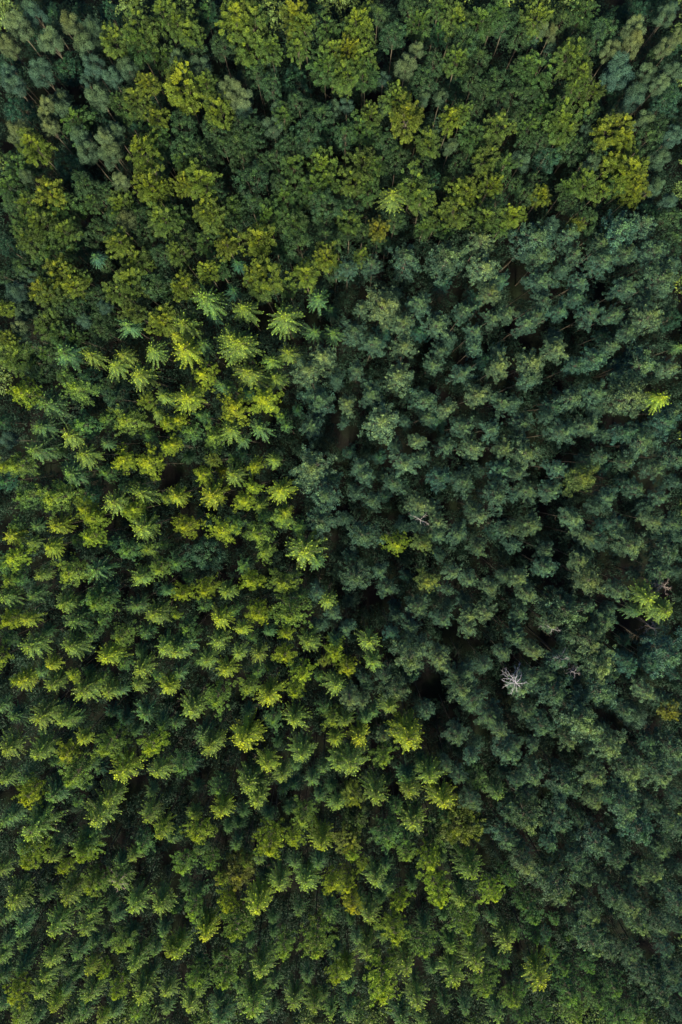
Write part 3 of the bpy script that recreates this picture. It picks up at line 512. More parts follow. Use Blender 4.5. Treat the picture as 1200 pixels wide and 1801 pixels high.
g22.0,-32.9,1.5,19.0 t43.8,-33.1,1.5,19.2 g23.7,-30.5,1.5,19.1 d11.9,17.9,1.5,14.7 d43.1,12.4,1.5,15.6 g41.6,-14.3,1.5,18.0
g11.9,-28.2,1.5,19.4 d15.2,24.8,1.5,14.9 g-3.6,-20.9,1.5,19.3 l19.2,-19.0,1.5,19.2 g19.6,-8.5,1.5,18.3 g13.8,-8.4,1.5,18.9
g14.2,-12.8,1.5,19.3 g35.8,-1.8,1.5,18.3 g25.7,-12.0,1.5,19.3 g12.5,-1.1,1.5,18.4 g11.7,4.5,1.5,18.0 g38.0,-0.5,1.5,18.6
g2.5,-1.8,1.5,19.0 l11.3,0.9,1.4,20.3 t23.0,24.4,1.4,19.0 l2.4,19.7,1.4,20.4 d26.5,-51.5,1.4,14.6 t53.3,-85.3,1.4,17.9
d11.1,-35.6,1.3,14.8 d44.2,-29.4,1.3,15.0 d11.0,-34.6,1.3,15.6 g38.4,-65.0,1.3,18.4 g49.8,-62.8,1.3,18.5 d9.9,-19.2,1.3,14.6
g36.9,-57.0,1.3,18.2 d8.3,-23.7,1.3,15.2 d1.3,-16.7,1.3,14.9 g33.5,-54.8,1.3,18.4 t51.4,-48.7,1.3,17.9 g29.3,-52.6,1.3,18.3
t42.8,-51.2,1.3,18.3 g47.8,-46.0,1.3,17.9 t47.1,-44.2,1.3,17.8 g47.5,-54.0,1.3,18.7 g51.5,-53.1,1.3,18.7 g26.8,-45.0,1.3,18.0
g36.2,-52.8,1.3,18.7 d23.5,-12.7,1.3,15.1 d43.0,-4.4,1.3,14.7 g16.7,-47.4,1.3,18.8 g29.6,-44.9,1.3,18.7 g26.6,-49.9,1.3,19.2
d5.6,-1.6,1.3,15.0 d6.5,-7.0,1.3,15.5 t40.6,-34.3,1.3,18.0 d1.3,-0.3,1.3,15.1 l7.1,-43.0,1.3,19.0 g2.8,-34.6,1.3,18.4
t50.2,-33.8,1.3,18.7 t7.1,-27.2,1.3,18.2 l3.2,-37.4,1.3,19.2 d49.1,3.1,1.3,15.7 g25.0,-27.7,1.3,18.7 g-1.1,-25.1,1.3,18.8
d39.0,17.2,1.3,15.1 g15.5,-21.2,1.3,18.6 g6.1,-17.8,1.3,18.4 g40.1,-23.5,1.3,18.9 g24.6,-18.7,1.3,18.5 d21.2,13.4,1.3,15.6
g45.6,-8.5,1.3,18.0 g2.3,-6.4,1.3,17.9 g11.6,-11.2,1.3,18.4 g25.6,-14.1,1.3,18.9 g38.2,-13.5,1.3,19.1 g37.7,-8.4,1.3,18.7
g38.5,2.2,1.3,17.9 g48.9,-4.7,1.2,19.0 t33.7,3.0,1.2,18.4 t37.4,6.1,1.2,18.2 g40.6,10.2,1.2,18.1 g25.2,6.7,1.2,18.7
g30.1,4.8,1.2,19.0 g31.2,16.3,1.2,18.0 g46.6,12.2,1.2,18.5 g22.9,14.3,1.2,18.4 g-0.6,10.1,1.2,19.2 g15.6,16.0,1.2,18.8
t31.8,25.7,1.2,18.4 t47.7,26.6,1.2,18.6 d46.2,-84.7,1.2,14.1 d20.8,-60.8,1.2,13.1 d43.7,-64.2,1.1,13.8 g53.9,-90.5,1.1,16.8
d40.0,-47.9,1.1,13.0 g53.8,-76.0,1.1,16.4 g32.5,-67.7,1.1,16.3 g37.2,-75.1,1.1,17.0 t41.5,-76.2,1.1,17.1 g49.8,-69.6,1.1,16.9
d1.3,-24.0,1.1,12.9 g52.7,-65.7,1.1,16.8 d29.0,-24.1,1.1,13.3 g41.0,-66.9,1.1,17.5 d48.9,-20.0,1.1,13.4 g43.3,-61.8,1.1,17.4
d14.2,-23.3,1.1,14.2 g9.7,-42.9,1.1,16.5 d6.6,-4.1,1.1,13.0 d9.7,-6.4,1.1,13.5 g21.1,-45.2,1.1,17.0 g4.0,-36.2,1.1,16.2
d21.3,4.4,1.1,13.6 g16.4,-23.8,1.1,16.7 d3.5,17.3,1.1,12.9 g8.2,-25.3,1.1,16.9 g15.1,-16.0,1.1,16.3 g44.6,-18.8,1.1,16.6
g-3.2,-26.5,1.1,17.4 d50.2,21.6,1.1,13.0 g34.0,-28.2,1.1,17.6 g18.5,-22.6,1.1,17.2 g51.3,-13.1,1.1,16.6 g37.3,-15.7,1.1,16.8
g0.4,-10.3,1.1,16.5 g50.4,-18.2,1.1,17.5 g20.9,-3.1,1.1,16.3 g9.2,-11.3,1.1,17.1 g34.4,-3.7,1.1,17.3 g26.1,1.4,1.1,17.4
g8.0,0.5,1.1,17.5 g9.4,4.1,1.0,17.5 l11.1,-9.3,1.0,18.8 g7.9,22.9,1.0,16.5 t48.8,-5.2,0.9,16.4 g25.9,0.5,0.8,16.3
g0.4,3.9,0.8,17.0 l25.3,-6.7,0.8,19.5''',
'B': '''y18.4,-57.6,2.8,21.3 y-21.8,50.5,2.5,21.0 y9.1,45.6,2.5,21.9 g14.3,-60.5,2.4,18.9 g-39.4,35.3,2.4,19.8 y-11.7,29.0,2.4,21.0
l31.1,46.1,2.3,20.9 l-47.5,13.6,2.2,20.2 g-41.9,28.7,2.2,19.1 g-3.8,36.9,2.2,19.2 l-30.5,24.1,2.2,20.4 g2.0,-57.2,2.2,18.4
l-2.6,40.1,2.2,19.7 g-2.4,54.2,2.2,18.7 g28.0,53.6,2.2,18.8 l-42.0,30.7,2.2,21.0 y-10.3,24.9,2.2,21.6 g19.5,60.2,2.2,18.8
l10.2,37.2,2.2,21.0 g-28.3,56.7,2.2,19.2 y-26.8,36.3,2.2,21.1 o-15.6,-65.0,2.2,20.8 y40.0,39.4,2.2,21.2 l-12.5,56.5,2.2,19.7
y37.5,44.4,2.1,21.2 y-28.1,40.9,2.1,21.6 y-6.4,59.4,2.1,20.3 y-15.5,59.4,2.1,20.4 l-28.4,58.6,2.0,20.8 l-42.6,17.7,2.0,19.8
g-47.3,37.2,2.0,18.8 g-10.9,33.7,2.0,19.2 g-7.0,32.5,2.0,19.4 l-29.1,27.5,2.0,19.9 y-5.0,24.4,2.0,20.4 g-37.8,46.4,2.0,18.4
l-25.1,33.0,2.0,20.2 l-18.7,32.4,2.0,20.4 l-43.7,29.4,2.0,20.7 l34.3,37.2,2.0,20.2 l20.0,32.7,2.0,20.6 l2.6,40.2,2.0,20.3
y-19.9,37.6,2.0,20.7 y-40.9,36.3,2.0,21.1 y-43.0,42.3,2.0,21.2 l-22.2,59.7,1.9,19.8 l1.2,51.7,1.9,20.5 l31.8,55.6,1.9,20.6
l27.0,59.8,1.9,20.3 l-12.8,58.4,1.9,20.7 y-25.9,19.1,1.9,20.4 l-31.8,56.8,1.9,19.3 y-17.5,46.8,1.8,21.1 g-23.6,33.7,1.8,18.0
g-8.1,36.6,1.8,18.1 g4.0,37.6,1.8,18.1 g-45.3,32.3,1.8,18.7 l-31.7,35.5,1.8,19.0 l-41.5,21.9,1.8,20.3 y-39.7,25.7,1.8,20.0
l-11.4,23.3,1.8,20.3 y-22.6,23.8,1.8,20.4 l-39.6,30.6,1.8,19.9 l16.2,33.5,1.8,19.9 g-7.2,40.4,1.8,19.3 l1.8,37.8,1.8,19.6
g4.0,52.8,1.8,18.3 y17.5,36.7,1.8,19.8 y-18.9,34.0,1.8,20.1 l11.9,35.3,1.8,20.0 g-25.0,55.7,1.8,18.3 y-31.7,28.9,1.8,20.9
l12.6,43.4,1.8,19.9 g11.0,59.9,1.8,18.6 l30.9,44.0,1.8,20.1 l3.3,54.4,1.8,19.2 l7.7,49.5,1.8,19.7 g21.8,60.7,1.8,18.9
l21.6,45.4,1.8,20.4 g-11.0,60.6,1.8,19.1 l-25.0,60.0,1.8,19.4 l16.3,53.2,1.8,20.4 l-4.9,57.8,1.7,20.1 g20.8,-50.8,1.7,18.2
y2.5,58.9,1.7,20.9 y1.3,-59.8,1.7,20.4 y1.9,-51.9,1.7,20.5 g18.2,45.1,1.7,18.5 g-26.8,44.5,1.7,18.5 g-46.1,40.6,1.7,19.1
g-31.8,48.5,1.7,18.6 y-1.8,27.4,1.7,20.6 l-29.1,49.7,1.7,18.9 g-19.6,29.8,1.6,17.6 g-40.8,17.2,1.6,19.0 d-19.7,62.9,1.6,15.2
g-17.5,26.0,1.6,18.6 l-32.8,23.5,1.6,19.1 l-30.4,20.1,1.6,19.6 g-16.8,33.5,1.6,18.4 g-22.8,41.3,1.6,17.8 l1.2,31.8,1.6,18.9
g5.0,44.8,1.6,17.8 l13.5,32.8,1.6,18.9 l-42.4,33.6,1.6,18.9 y-43.1,23.3,1.6,19.8 g19.3,43.8,1.6,18.0 g4.6,40.1,1.6,18.5
y-12.4,24.7,1.6,19.9 g28.5,48.6,1.6,17.8 g38.7,36.6,1.6,18.9 l-23.1,27.7,1.6,19.8 g3.2,46.0,1.6,18.2 g26.8,45.8,1.6,18.2
l-44.6,35.4,1.6,19.2 l-2.2,38.1,1.6,19.1 y-15.8,28.3,1.6,20.1 y-38.3,22.8,1.6,20.6 y41.8,36.2,1.6,19.8 y21.1,36.7,1.6,19.7
l-21.2,39.4,1.6,19.7 y25.0,32.9,1.6,20.3 l21.0,40.9,1.6,19.7 y41.0,38.0,1.6,20.0 g25.3,53.7,1.6,18.7 g33.6,55.8,1.6,18.6
g34.0,61.1,1.6,18.1 l-19.2,51.7,1.6,19.0 y-25.9,46.0,1.6,19.5 l34.9,49.6,1.6,19.3 g-1.4,59.6,1.6,18.4 y15.5,47.1,1.6,19.8
l-1.4,55.5,1.6,19.2 y39.3,43.1,1.6,20.3 l33.0,52.5,1.6,19.5 l-21.1,57.8,1.6,19.4 l-9.8,55.9,1.6,19.7 y1.2,54.9,1.6,19.9
l15.5,59.7,1.6,19.9 g-46.5,13.3,1.4,18.0 g-7.6,23.3,1.4,18.1 g12.2,32.2,1.4,17.5 g22.9,40.4,1.4,18.2 y-19.5,25.3,1.4,19.7
g32.7,37.3,1.4,18.7 l36.1,36.2,1.4,18.9 l-37.5,25.3,1.4,19.9 y28.6,35.2,1.4,19.2 o5.6,30.9,1.4,19.7 y38.6,40.9,1.4,19.2
y-22.4,37.6,1.4,19.8 l4.2,47.1,1.4,18.9 o49.3,-38.7,1.4,20.3 l-5.5,56.0,1.4,19.0 y-26.6,50.7,1.4,19.9 l3.5,57.1,1.4,19.9
y-27.8,6.8,1.3,20.4 g-8.2,47.3,1.3,18.4 d-8.0,29.4,1.3,14.9 g-41.0,11.0,1.2,17.9 g-38.7,16.5,1.2,18.0 g-25.3,23.3,1.2,17.4
g-43.1,13.8,1.2,18.5 d14.3,59.9,1.2,14.8 g-15.0,35.3,1.2,17.6 g23.3,32.0,1.2,18.0 g15.0,31.2,1.2,18.2 y-48.2,20.3,1.2,19.3
y-47.8,16.0,1.2,20.0 l3.0,28.1,1.2,19.2 g-35.4,35.1,1.2,18.6 y33.1,32.2,1.2,19.2 l31.9,50.3,1.2,19.3 g13.8,61.4,1.2,18.4
l17.3,46.7,1.2,19.7 g17.3,-59.1,1.1,15.8 g-30.7,-5.0,1.1,16.1 y-25.1,37.5,1.0,19.0 y-18.3,-1.5,0.9,20.0 d-10.0,29.8,0.9,13.0
y-3.0,-31.7,0.7,18.7''',
'O': '''t-20.4,-15.4,2.3,19.3 g-5.7,29.0,2.2,18.7 g-26.6,24.0,2.2,19.2 g-19.6,42.4,2.2,18.8 g-12.8,37.8,2.2,19.7 t-32.7,7.9,2.1,18.7
g44.5,44.8,2.0,18.6 g-2.4,35.2,2.0,19.5 g-4.4,45.1,2.0,19.5 g-13.1,45.1,2.0,19.5 g17.3,57.2,2.0,19.4 d-39.4,55.5,1.8,15.0
d-7.0,53.2,1.8,15.4 d42.5,63.2,1.8,14.8 g-40.4,21.2,1.8,18.8 g-46.3,26.9,1.8,18.3 g1.0,35.1,1.8,18.0 g-22.3,43.8,1.8,18.0
g33.4,43.2,1.8,18.6 g-36.0,37.2,1.8,19.2 g-22.0,46.1,1.8,18.4 g25.2,50.7,1.8,18.0 g-14.8,43.9,1.8,18.7 g8.2,40.9,1.8,19.0
g25.0,57.6,1.8,18.2 g-20.8,57.0,1.8,18.3 g11.7,51.5,1.8,19.1 g36.6,58.7,1.8,18.8 d-47.6,50.0,1.8,14.6 d-40.8,42.2,1.8,15.3
g-4.0,44.1,1.7,18.2 g-3.4,47.6,1.7,18.9 g-9.5,50.7,1.7,19.1 d-26.5,43.3,1.7,14.5 d-36.2,48.6,1.7,14.2 d-1.7,45.9,1.7,14.8
g-35.5,19.4,1.7,17.6 d39.2,51.7,1.7,14.7 d-31.4,47.8,1.7,15.1 d-48.4,55.9,1.6,14.6 d-45.3,60.1,1.6,14.3 d-3.1,63.5,1.6,14.2
g-37.5,20.6,1.6,18.8 g-1.0,25.7,1.6,18.4 g-2.4,33.2,1.6,17.7 g-28.5,31.3,1.6,18.0 g-35.6,31.7,1.6,18.0 g47.2,33.3,1.6,17.9
d-40.5,62.5,1.6,15.6 g-32.4,32.6,1.6,18.4 g-12.9,35.1,1.6,18.3 t29.7,41.6,1.6,17.7 g-9.3,41.5,1.6,17.8 g35.5,33.4,1.6,18.7
g17.3,41.3,1.6,18.0 g11.7,41.2,1.6,18.1 g36.2,42.2,1.6,18.0 g25.9,48.3,1.6,17.6 g-14.5,41.3,1.6,18.3 g-12.0,53.1,1.6,17.7
g0.8,44.5,1.6,18.6 t45.5,48.2,1.6,18.3 g22.3,52.1,1.6,18.1 g-7.4,42.8,1.6,19.0 t46.6,49.9,1.6,18.4 g23.2,59.5,1.6,17.7
g20.1,49.5,1.6,18.7 g20.8,55.1,1.6,18.2 g7.5,57.9,1.6,18.5 d-44.8,42.4,1.6,14.5 d16.9,52.2,1.5,14.8 d-33.6,-5.3,1.5,14.1
d-33.1,62.4,1.5,15.4 d50.2,19.9,1.5,14.0 g-18.3,45.0,1.5,18.7 d-37.8,11.3,1.5,15.4 g18.8,51.4,1.5,18.7 g-34.5,9.6,1.5,17.7
g-43.8,11.5,1.5,17.8 g-35.1,17.4,1.4,17.8 d40.3,63.1,1.4,14.0 t48.0,29.1,1.4,17.4 g-35.8,22.7,1.4,18.2 g7.8,32.2,1.4,17.5
d-37.5,63.0,1.4,14.9 g3.1,31.1,1.4,17.8 g-22.5,30.0,1.4,18.2 g-11.7,41.2,1.4,17.5 g-26.5,27.9,1.4,18.7 g-46.7,34.9,1.4,18.3
g-37.2,38.9,1.4,17.9 g-0.4,29.9,1.4,18.8 g22.8,35.5,1.4,18.3 g-15.1,32.3,1.4,18.6 g26.6,43.1,1.4,17.7 g-12.7,44.2,1.4,17.9
g-16.7,42.9,1.4,18.0 g26.3,36.3,1.4,18.7 g6.0,43.4,1.4,18.2 g22.9,49.6,1.4,18.5 g5.0,61.1,1.4,17.5 g-5.6,48.8,1.4,18.6
g-16.8,56.5,1.4,18.3 g13.0,53.8,1.4,18.7 g9.4,61.4,1.4,18.4 g30.9,60.2,1.4,18.5 d-38.4,-5.3,1.3,13.9 d-39.3,30.0,1.3,14.2
d38.0,32.5,1.3,14.1 d46.3,35.1,1.3,14.0 d-49.7,29.4,1.3,14.9 d13.8,39.4,1.3,14.6 d48.4,58.8,1.2,14.0 g48.2,31.3,1.2,17.3
d45.2,64.0,1.2,14.4 g-38.1,32.2,1.2,17.5 g-29.3,33.6,1.2,17.4 g-48.5,25.7,1.2,18.2 g4.5,29.4,1.2,18.3 g-34.0,37.2,1.2,17.7
g33.0,35.2,1.2,17.9 g21.9,38.8,1.2,17.6 g-2.4,30.3,1.2,18.6 g28.3,38.5,1.2,17.9 g21.3,45.0,1.2,17.6 g-17.3,36.4,1.2,18.4
g28.7,43.7,1.2,17.8 g-8.8,37.7,1.2,18.4 t38.2,42.9,1.2,17.9 g24.7,37.7,1.2,18.5 g36.0,48.1,1.2,17.9 g19.0,48.5,1.2,17.9
g26.5,49.7,1.2,18.1 g1.2,58.6,1.2,17.7 d7.1,30.9,1.1,12.4 g-45.0,27.3,1.0,16.2 g-18.2,31.7,1.0,15.9 g-34.3,26.8,1.0,16.6
g15.2,39.1,1.0,15.7 g30.0,50.1,1.0,15.7 g47.7,46.8,1.0,16.1 g45.0,56.0,1.0,16.1''',
'W': '''t45.5,-41.1,2.4,18.7 t41.4,50.2,2.2,19.1 t38.9,52.5,2.2,19.8 l-46.1,44.5,1.9,19.2 l-36.8,58.1,1.8,20.5 t-46.8,22.9,1.8,19.2
g-36.4,42.4,1.8,18.2 t-43.1,54.0,1.8,17.9 g-34.5,50.0,1.8,18.3 t-46.0,51.0,1.8,18.5 g-35.5,57.0,1.8,19.2 l-14.3,49.2,1.8,20.3
l-44.9,58.7,1.8,19.9 l-40.5,56.5,1.8,20.1 l41.3,57.8,1.7,20.4 g26.1,41.2,1.7,17.8 g45.2,41.4,1.7,18.7 l-33.0,42.7,1.7,19.3
g-30.1,53.8,1.7,18.5 l-15.6,50.3,1.7,20.2 l8.8,52.9,1.7,20.3 g-37.4,44.6,1.6,17.9 g42.3,46.6,1.6,18.5 t47.1,44.4,1.6,18.8
g-20.1,54.7,1.6,17.9 g-38.7,47.9,1.6,18.9 g43.8,53.0,1.6,18.6 g46.5,53.5,1.6,18.6 t-34.8,53.8,1.6,18.8 g-35.0,59.1,1.6,18.6
l-46.2,56.3,1.6,19.7 l40.7,56.1,1.6,20.0 g-46.1,20.1,1.5,18.2 l-30.8,33.4,1.5,18.8 g-10.1,45.8,1.5,17.7 g-32.8,41.2,1.5,18.7
g-31.9,44.6,1.5,18.7 l-41.7,47.0,1.5,18.8 g-22.5,55.0,1.5,18.6 t-42.9,61.3,1.5,18.4 t-48.7,1.4,1.5,18.3 t47.2,35.5,1.4,18.3
g45.0,37.3,1.4,18.5 g35.2,40.8,1.4,18.6 g-39.4,50.3,1.4,17.7 t-14.0,47.7,1.4,18.1 t-47.3,53.5,1.4,17.8 t-32.8,53.1,1.4,18.2
l-33.5,44.0,1.4,19.9 g45.0,60.2,1.4,18.6 l38.0,55.4,1.4,19.3 l-41.0,44.9,1.3,19.6 l45.1,56.7,1.3,19.2 g-46.6,16.9,1.2,18.1
t-45.5,25.4,1.2,17.6 t-38.1,18.1,1.2,18.2 t-34.4,20.9,1.2,18.0 t30.2,32.7,1.2,17.2 l-46.6,18.3,1.2,18.9 g15.8,43.7,1.2,17.4
g38.9,47.9,1.2,17.6 g-44.5,38.8,1.2,18.6 g14.4,50.1,1.2,17.7 g11.9,48.7,1.2,18.3 g-40.4,59.3,1.2,17.5 t36.2,59.3,1.2,17.5
l-31.0,38.1,1.2,19.5 l-41.5,48.7,1.2,19.4 l44.2,51.3,1.2,19.4 l10.8,55.8,1.2,19.0 l27.7,57.8,1.2,19.4 t35.8,46.7,1.1,16.4
g-1.0,49.1,1.1,16.3 t-9.9,49.1,1.1,16.6 t0.6,49.3,1.1,16.6 t48.3,-27.5,1.1,15.8 t47.9,-20.4,1.1,16.9 l29.4,57.6,1.1,19.4
t6.1,53.3,1.0,15.5 g5.5,49.2,1.0,16.2 g-14.6,53.2,1.0,16.1 t-36.5,52.9,1.0,16.1 t47.5,62.7,1.0,15.5 t27.5,58.2,1.0,16.0
t29.5,57.1,1.0,16.7 l46.8,58.3,1.0,18.4 g-13.4,51.1,0.9,16.0 t-47.8,-20.0,0.8,16.1''',
}
# openings in the canopy where the forest floor lies bare: x, y, radius
GAPS = [(49.1, -27.4, 3.9), (50.8, 8.7, 1.6), (52.1, -6.2, 2.7), (47.9, 1.8, 2.2), (52.1, -21.1, 2.8), (45.1, -28.5, 3.9), (26.4, 27.2, 2.1), (37.3, 30.5, 2.3), (38.4, 23.1, 1.6), (49.8, 21.4, 2.1), (19.2, 21.8, 2.1), (3.6, 24.3, 1.9), (1.0, 1.8, 2.4), (13.0, 3.1, 1.5), (14.9, 9.0, 1.5), (-4.4, -19.0, 2.4), (-1.1, -13.9, 1.5), (4.5, -24.7, 2.2), (19.7, -30.3, 3.4), (23.2, -17.1, 1.8), (14.6, -39.4, 3.2), (-16.3, -41.7, 1.8), (-6.2, -54.6, 1.4), (-48.6, 4.3, 2.0), (-45.5, -3.5, 1.5), (-49.8, -44.0, 2.0), (-35.1, -58.7, 1.6), (-37.0, -41.7, 2.5), (-39.1, 53.5, 1.7), (-41.9, 54.5, 1.2), (-14.9, 56.1, 1.9), (45.8, 51.1, 2.3), (-36.4, -73.3, 1.2), (33.6, -47.5, 1.7), (46.9, -46.6, 1.8), (44.1, -76.4, 1.4), (52.7, -92.2, 2.6), (48.0, -88.4, 1.4)]

# ------------------------------------------------------------------ ground
def ground():
    n = 90; xs = np.linspace(-1, 1, n); ex = np.sign(xs) * (np.abs(xs) ** 2.2) * 900
    X, Y = np.meshgrid(ex, ex)
    r = np.hypot(X, Y)
    Z = .12 * np.sin(X * .13) * np.sin(Y * .11 + 1) - .12 + np.clip(r - 200, 0, None) * 0
    me = bpy.data.meshes.new('ground')
    v = np.stack([X, Y, Z], -1).reshape(-1, 3)
    f = [(i * n + j, i * n + j + 1, (i + 1) * n + j + 1, (i + 1) * n + j) for i in range(n - 1) for j in range(n - 1)]
    me.from_pydata(v.tolist(), [], f)
    for p in me.polygons: p.use_smooth = True
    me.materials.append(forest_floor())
    o = link(bpy.data.objects.new('ground', me)); o['kind'] = 'structure'
ground()

# ------------------------------------------------------------------ the kinds of tree
KIND = {
 'S': dict(name='spruce_tree', cat='spruce', mat=M_NEEDLE, bark=M_BARK, group='spruces of the plantation',
           form='feathery spruce', make=[lambda s: spruce_crown(s), lambda s: spruce_crown(s, .9, 1.25), lambda s: spruce_crown(s, 1.0, .8), lambda s: spruce_crown(s, .9, 1.1, .18)], n=12, top=19.7),
 'F': dict(name='tufted_conifer', cat='conifer', mat=M_NEEDLE, bark=M_BARK, group='tufted conifers among the spruces',  # tufted conifers, a kind split off from the pines by location, not species
           form='tufted fir', make=[lambda s: tuft_crown(s, 3.3, .8, 1.0, 5, 1.0), lambda s: tuft_crown(s, 3.0, .75, 1.1, 5, .9), lambda s: tuft_crown(s, 3.8, .85, .9, 5.2, 1.0)], n=9, top=19.0),
 'P': dict(name='pine_tree', cat='pine', mat=M_PINE, bark=M_BARK, group='pines in the dark block',
           form='clumpy pine', make=[lambda s: tuft_crown(s, 3.0, .7, .7, 6, .75, 1.35), lambda s: tuft_crown(s, 2.6, .62, .72, 6, .6, 1.4), lambda s: tuft_crown(s, 3.4, .78, .7, 6, .95, 1.3)], n=12, top=18.6),
 'B': dict(name='beech_tree', cat='beech', mat=M_LEAF, bark=M_GREYBARK, group='beeches of the mixed wood',
           form='fan-leaved beech', make=[lambda s: beech_crown(s)], n=9, top=15.5),
 'O': dict(name='oak_tree', cat='oak', mat=M_LEAF, bark=M_BARK, group='oaks of the mixed wood',
           form='small-leaved oak', make=[lambda s: oak_crown(s)], n=5, top=15.5),
 'W': dict(name='willow_tree', cat='willow', mat=M_SOFT, bark=M_GREYBARK, group='willows of the mixed wood',
           form='puffy willow', make=[lambda s: willow_crown(s)], n=6, top=15.5),
}
# the colour of each tree's foliage (linear), by kind and shade
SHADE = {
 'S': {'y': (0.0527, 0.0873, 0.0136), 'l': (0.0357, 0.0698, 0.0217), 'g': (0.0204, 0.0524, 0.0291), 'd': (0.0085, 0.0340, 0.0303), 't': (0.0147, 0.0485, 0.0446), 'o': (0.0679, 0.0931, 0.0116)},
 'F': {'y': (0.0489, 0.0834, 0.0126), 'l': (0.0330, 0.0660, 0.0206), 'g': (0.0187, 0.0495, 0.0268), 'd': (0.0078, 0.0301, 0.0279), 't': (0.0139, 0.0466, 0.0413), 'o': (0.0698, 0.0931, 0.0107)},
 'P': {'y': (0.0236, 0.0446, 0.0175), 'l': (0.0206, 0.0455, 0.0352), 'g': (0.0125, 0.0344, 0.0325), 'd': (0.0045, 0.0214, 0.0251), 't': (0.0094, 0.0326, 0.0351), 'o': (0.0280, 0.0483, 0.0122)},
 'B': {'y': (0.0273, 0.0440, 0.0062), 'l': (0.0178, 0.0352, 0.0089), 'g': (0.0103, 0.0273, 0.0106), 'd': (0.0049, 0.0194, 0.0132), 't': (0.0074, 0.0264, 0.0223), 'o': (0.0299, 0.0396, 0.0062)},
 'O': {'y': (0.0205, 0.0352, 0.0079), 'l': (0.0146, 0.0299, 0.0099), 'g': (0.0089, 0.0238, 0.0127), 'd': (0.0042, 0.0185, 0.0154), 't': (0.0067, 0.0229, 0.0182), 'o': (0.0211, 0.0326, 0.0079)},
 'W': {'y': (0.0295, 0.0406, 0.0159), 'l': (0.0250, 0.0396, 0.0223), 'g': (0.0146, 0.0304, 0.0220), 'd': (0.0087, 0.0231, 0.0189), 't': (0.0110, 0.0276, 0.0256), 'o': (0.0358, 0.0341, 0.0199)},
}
for k, K in KIND.items():
    K['protos'] = []; K['quads'] = []
    for i in range(K['n']):
        g, limbs = K['make'][i % len(K['make'])](100 + i * 7 + ord(k))
        q, t, y = g.arrays(); q = q - np.array([0, 0, H0]); lq = limb_quads(limbs) - np.array([0, 0, H0])
        K['quads'].append((q, t, y))
        cm = quads_mesh('crown_' + K['cat'], q, t, y, K['mat'], lq, K['bark'])
        tm = trunk_mesh('trunk_' + K['cat'], i + 50, limbs, K['bark'], K['top'], .09 if k in 'BOW' else .12)
        K['protos'].append((cm, tm))

# ------------------------------------------------------------------ plain-language position of a tree in the view
def place(x, y, z):
    dx, dy, dz = x, y, z - CAM_Z
    c, s = math.cos(-TILT), math.sin(-TILT)
    yy = dy * c - dz * s; zz = dy * s + dz * c
    return 50 + 100 * (dx / -zz), 50 - 100 * (yy / -zz) / 1.5008

TONE = {'y': 'yellow-green', 'l': 'light green', 'g': 'mid-green', 'd': 'dark green', 't': 'bluish-green', 'o': 'golden'}
def size_word(r): return 'huge' if r > 2.7 else 'broad' if r > 2.1 else 'mid-sized' if r > 1.55 else 'slender'

# distinctive trees get words of their own: nearest tree of that kind to a spot on the ground
rng = random.Random(11)
used = set()
first = {}
rest = {}
count = 0
def tree(kind, proto, x, y, r, h, col, label, group=None, name=None, cat=None):
    K = KIND[kind]; cm, tm = K['protos'][proto]
    key = (kind, proto)
    if key not in first:
        root = bpy.data.objects.new(name or K['name'], None)
        root.empty_display_size = 1
        a = bpy.data.objects.new('trunk', tm); b = bpy.data.objects.new('crown', cm)
        a.parent = root; b.parent = root
        first[key] = (root, a, b)
    else:
        R_, A_, B_ = first[key]
        root = R_.copy(); root.name = name or K['name']; a = A_.copy(); b = B_.copy(); a.parent = root; b.parent = root
    for o in (root, a, b): link(o)
    root.location = (x, y, 0)
    s = r / R0 * ((1.08 if r > 2.2 else .93) if kind == 'P' else 1.0 if kind in 'SF' else 1.06)
    root.rotation_euler = (rng.gauss(0, .02), rng.gauss(0, .02), rng.uniform(0, 6.283))
    b.location = (0, 0, h); b.scale = (s * rng.uniform(.88, 1.12), s * rng.uniform(.88, 1.12), s * rng.uniform(.82, 1.05))
    a.scale = (max(s, .7), max(s, .7), (h - (0 if kind in 'S' else (1 - K['top'] / H0) * 20 * s)) / K['top'])
    b.color = (*col, 1)
    root['label'] = label; root['category'] = cat or K['cat']
    if group: root['group'] = group
    return root

def shade(kind, tone):
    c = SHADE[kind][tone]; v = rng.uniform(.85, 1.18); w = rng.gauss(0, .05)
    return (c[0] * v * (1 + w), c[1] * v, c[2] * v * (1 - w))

DEAD = [   # x, y, how a neighbour's label calls it
 (26.0, -34.5, 'the pale star-shaped dead tree'), (35.2, -33.4, 'the small dim grey dead treetop'), (47.4, -26.9, 'the small grey bare treetop'),
 (47.9, -20.2, 'the brown twiggy bare treetop'), (31.2, -26.3, 'the thin grey-armed dead treetop'), (-34.3, -66.0, 'the grey bare-twigged treetop'),
 (11.6, -10.2, 'the grey bare branches'), (35.7, 53.3, 'the purplish-brown bare top')]
all_trees = []; inds = []
for kind, txt in TREES.items():
    rest[kind] = []
    for i, tok in enumerate(txt.split()):
        x, y, r, h = map(float, tok[1:].split(','))
        all_trees.append((x, y, r, h))
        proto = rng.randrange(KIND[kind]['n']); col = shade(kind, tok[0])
        if i >= 300: rest[kind].append((proto, x, y, r, h, col)); continue
        px, py = place(x, y, h - 1.5)
        inds.append(dict(kind=kind, tone=tok[0], x=x, y=y, r=r, h=h, proto=proto, col=col, px=px, py=py * 1.5008))
COLS = ['far left', 'left', 'middle', 'right', 'far right']
ROWS = ['top edge', 'upper part', 'above centre', 'centre', 'below centre', 'lower part', 'bottom edge']
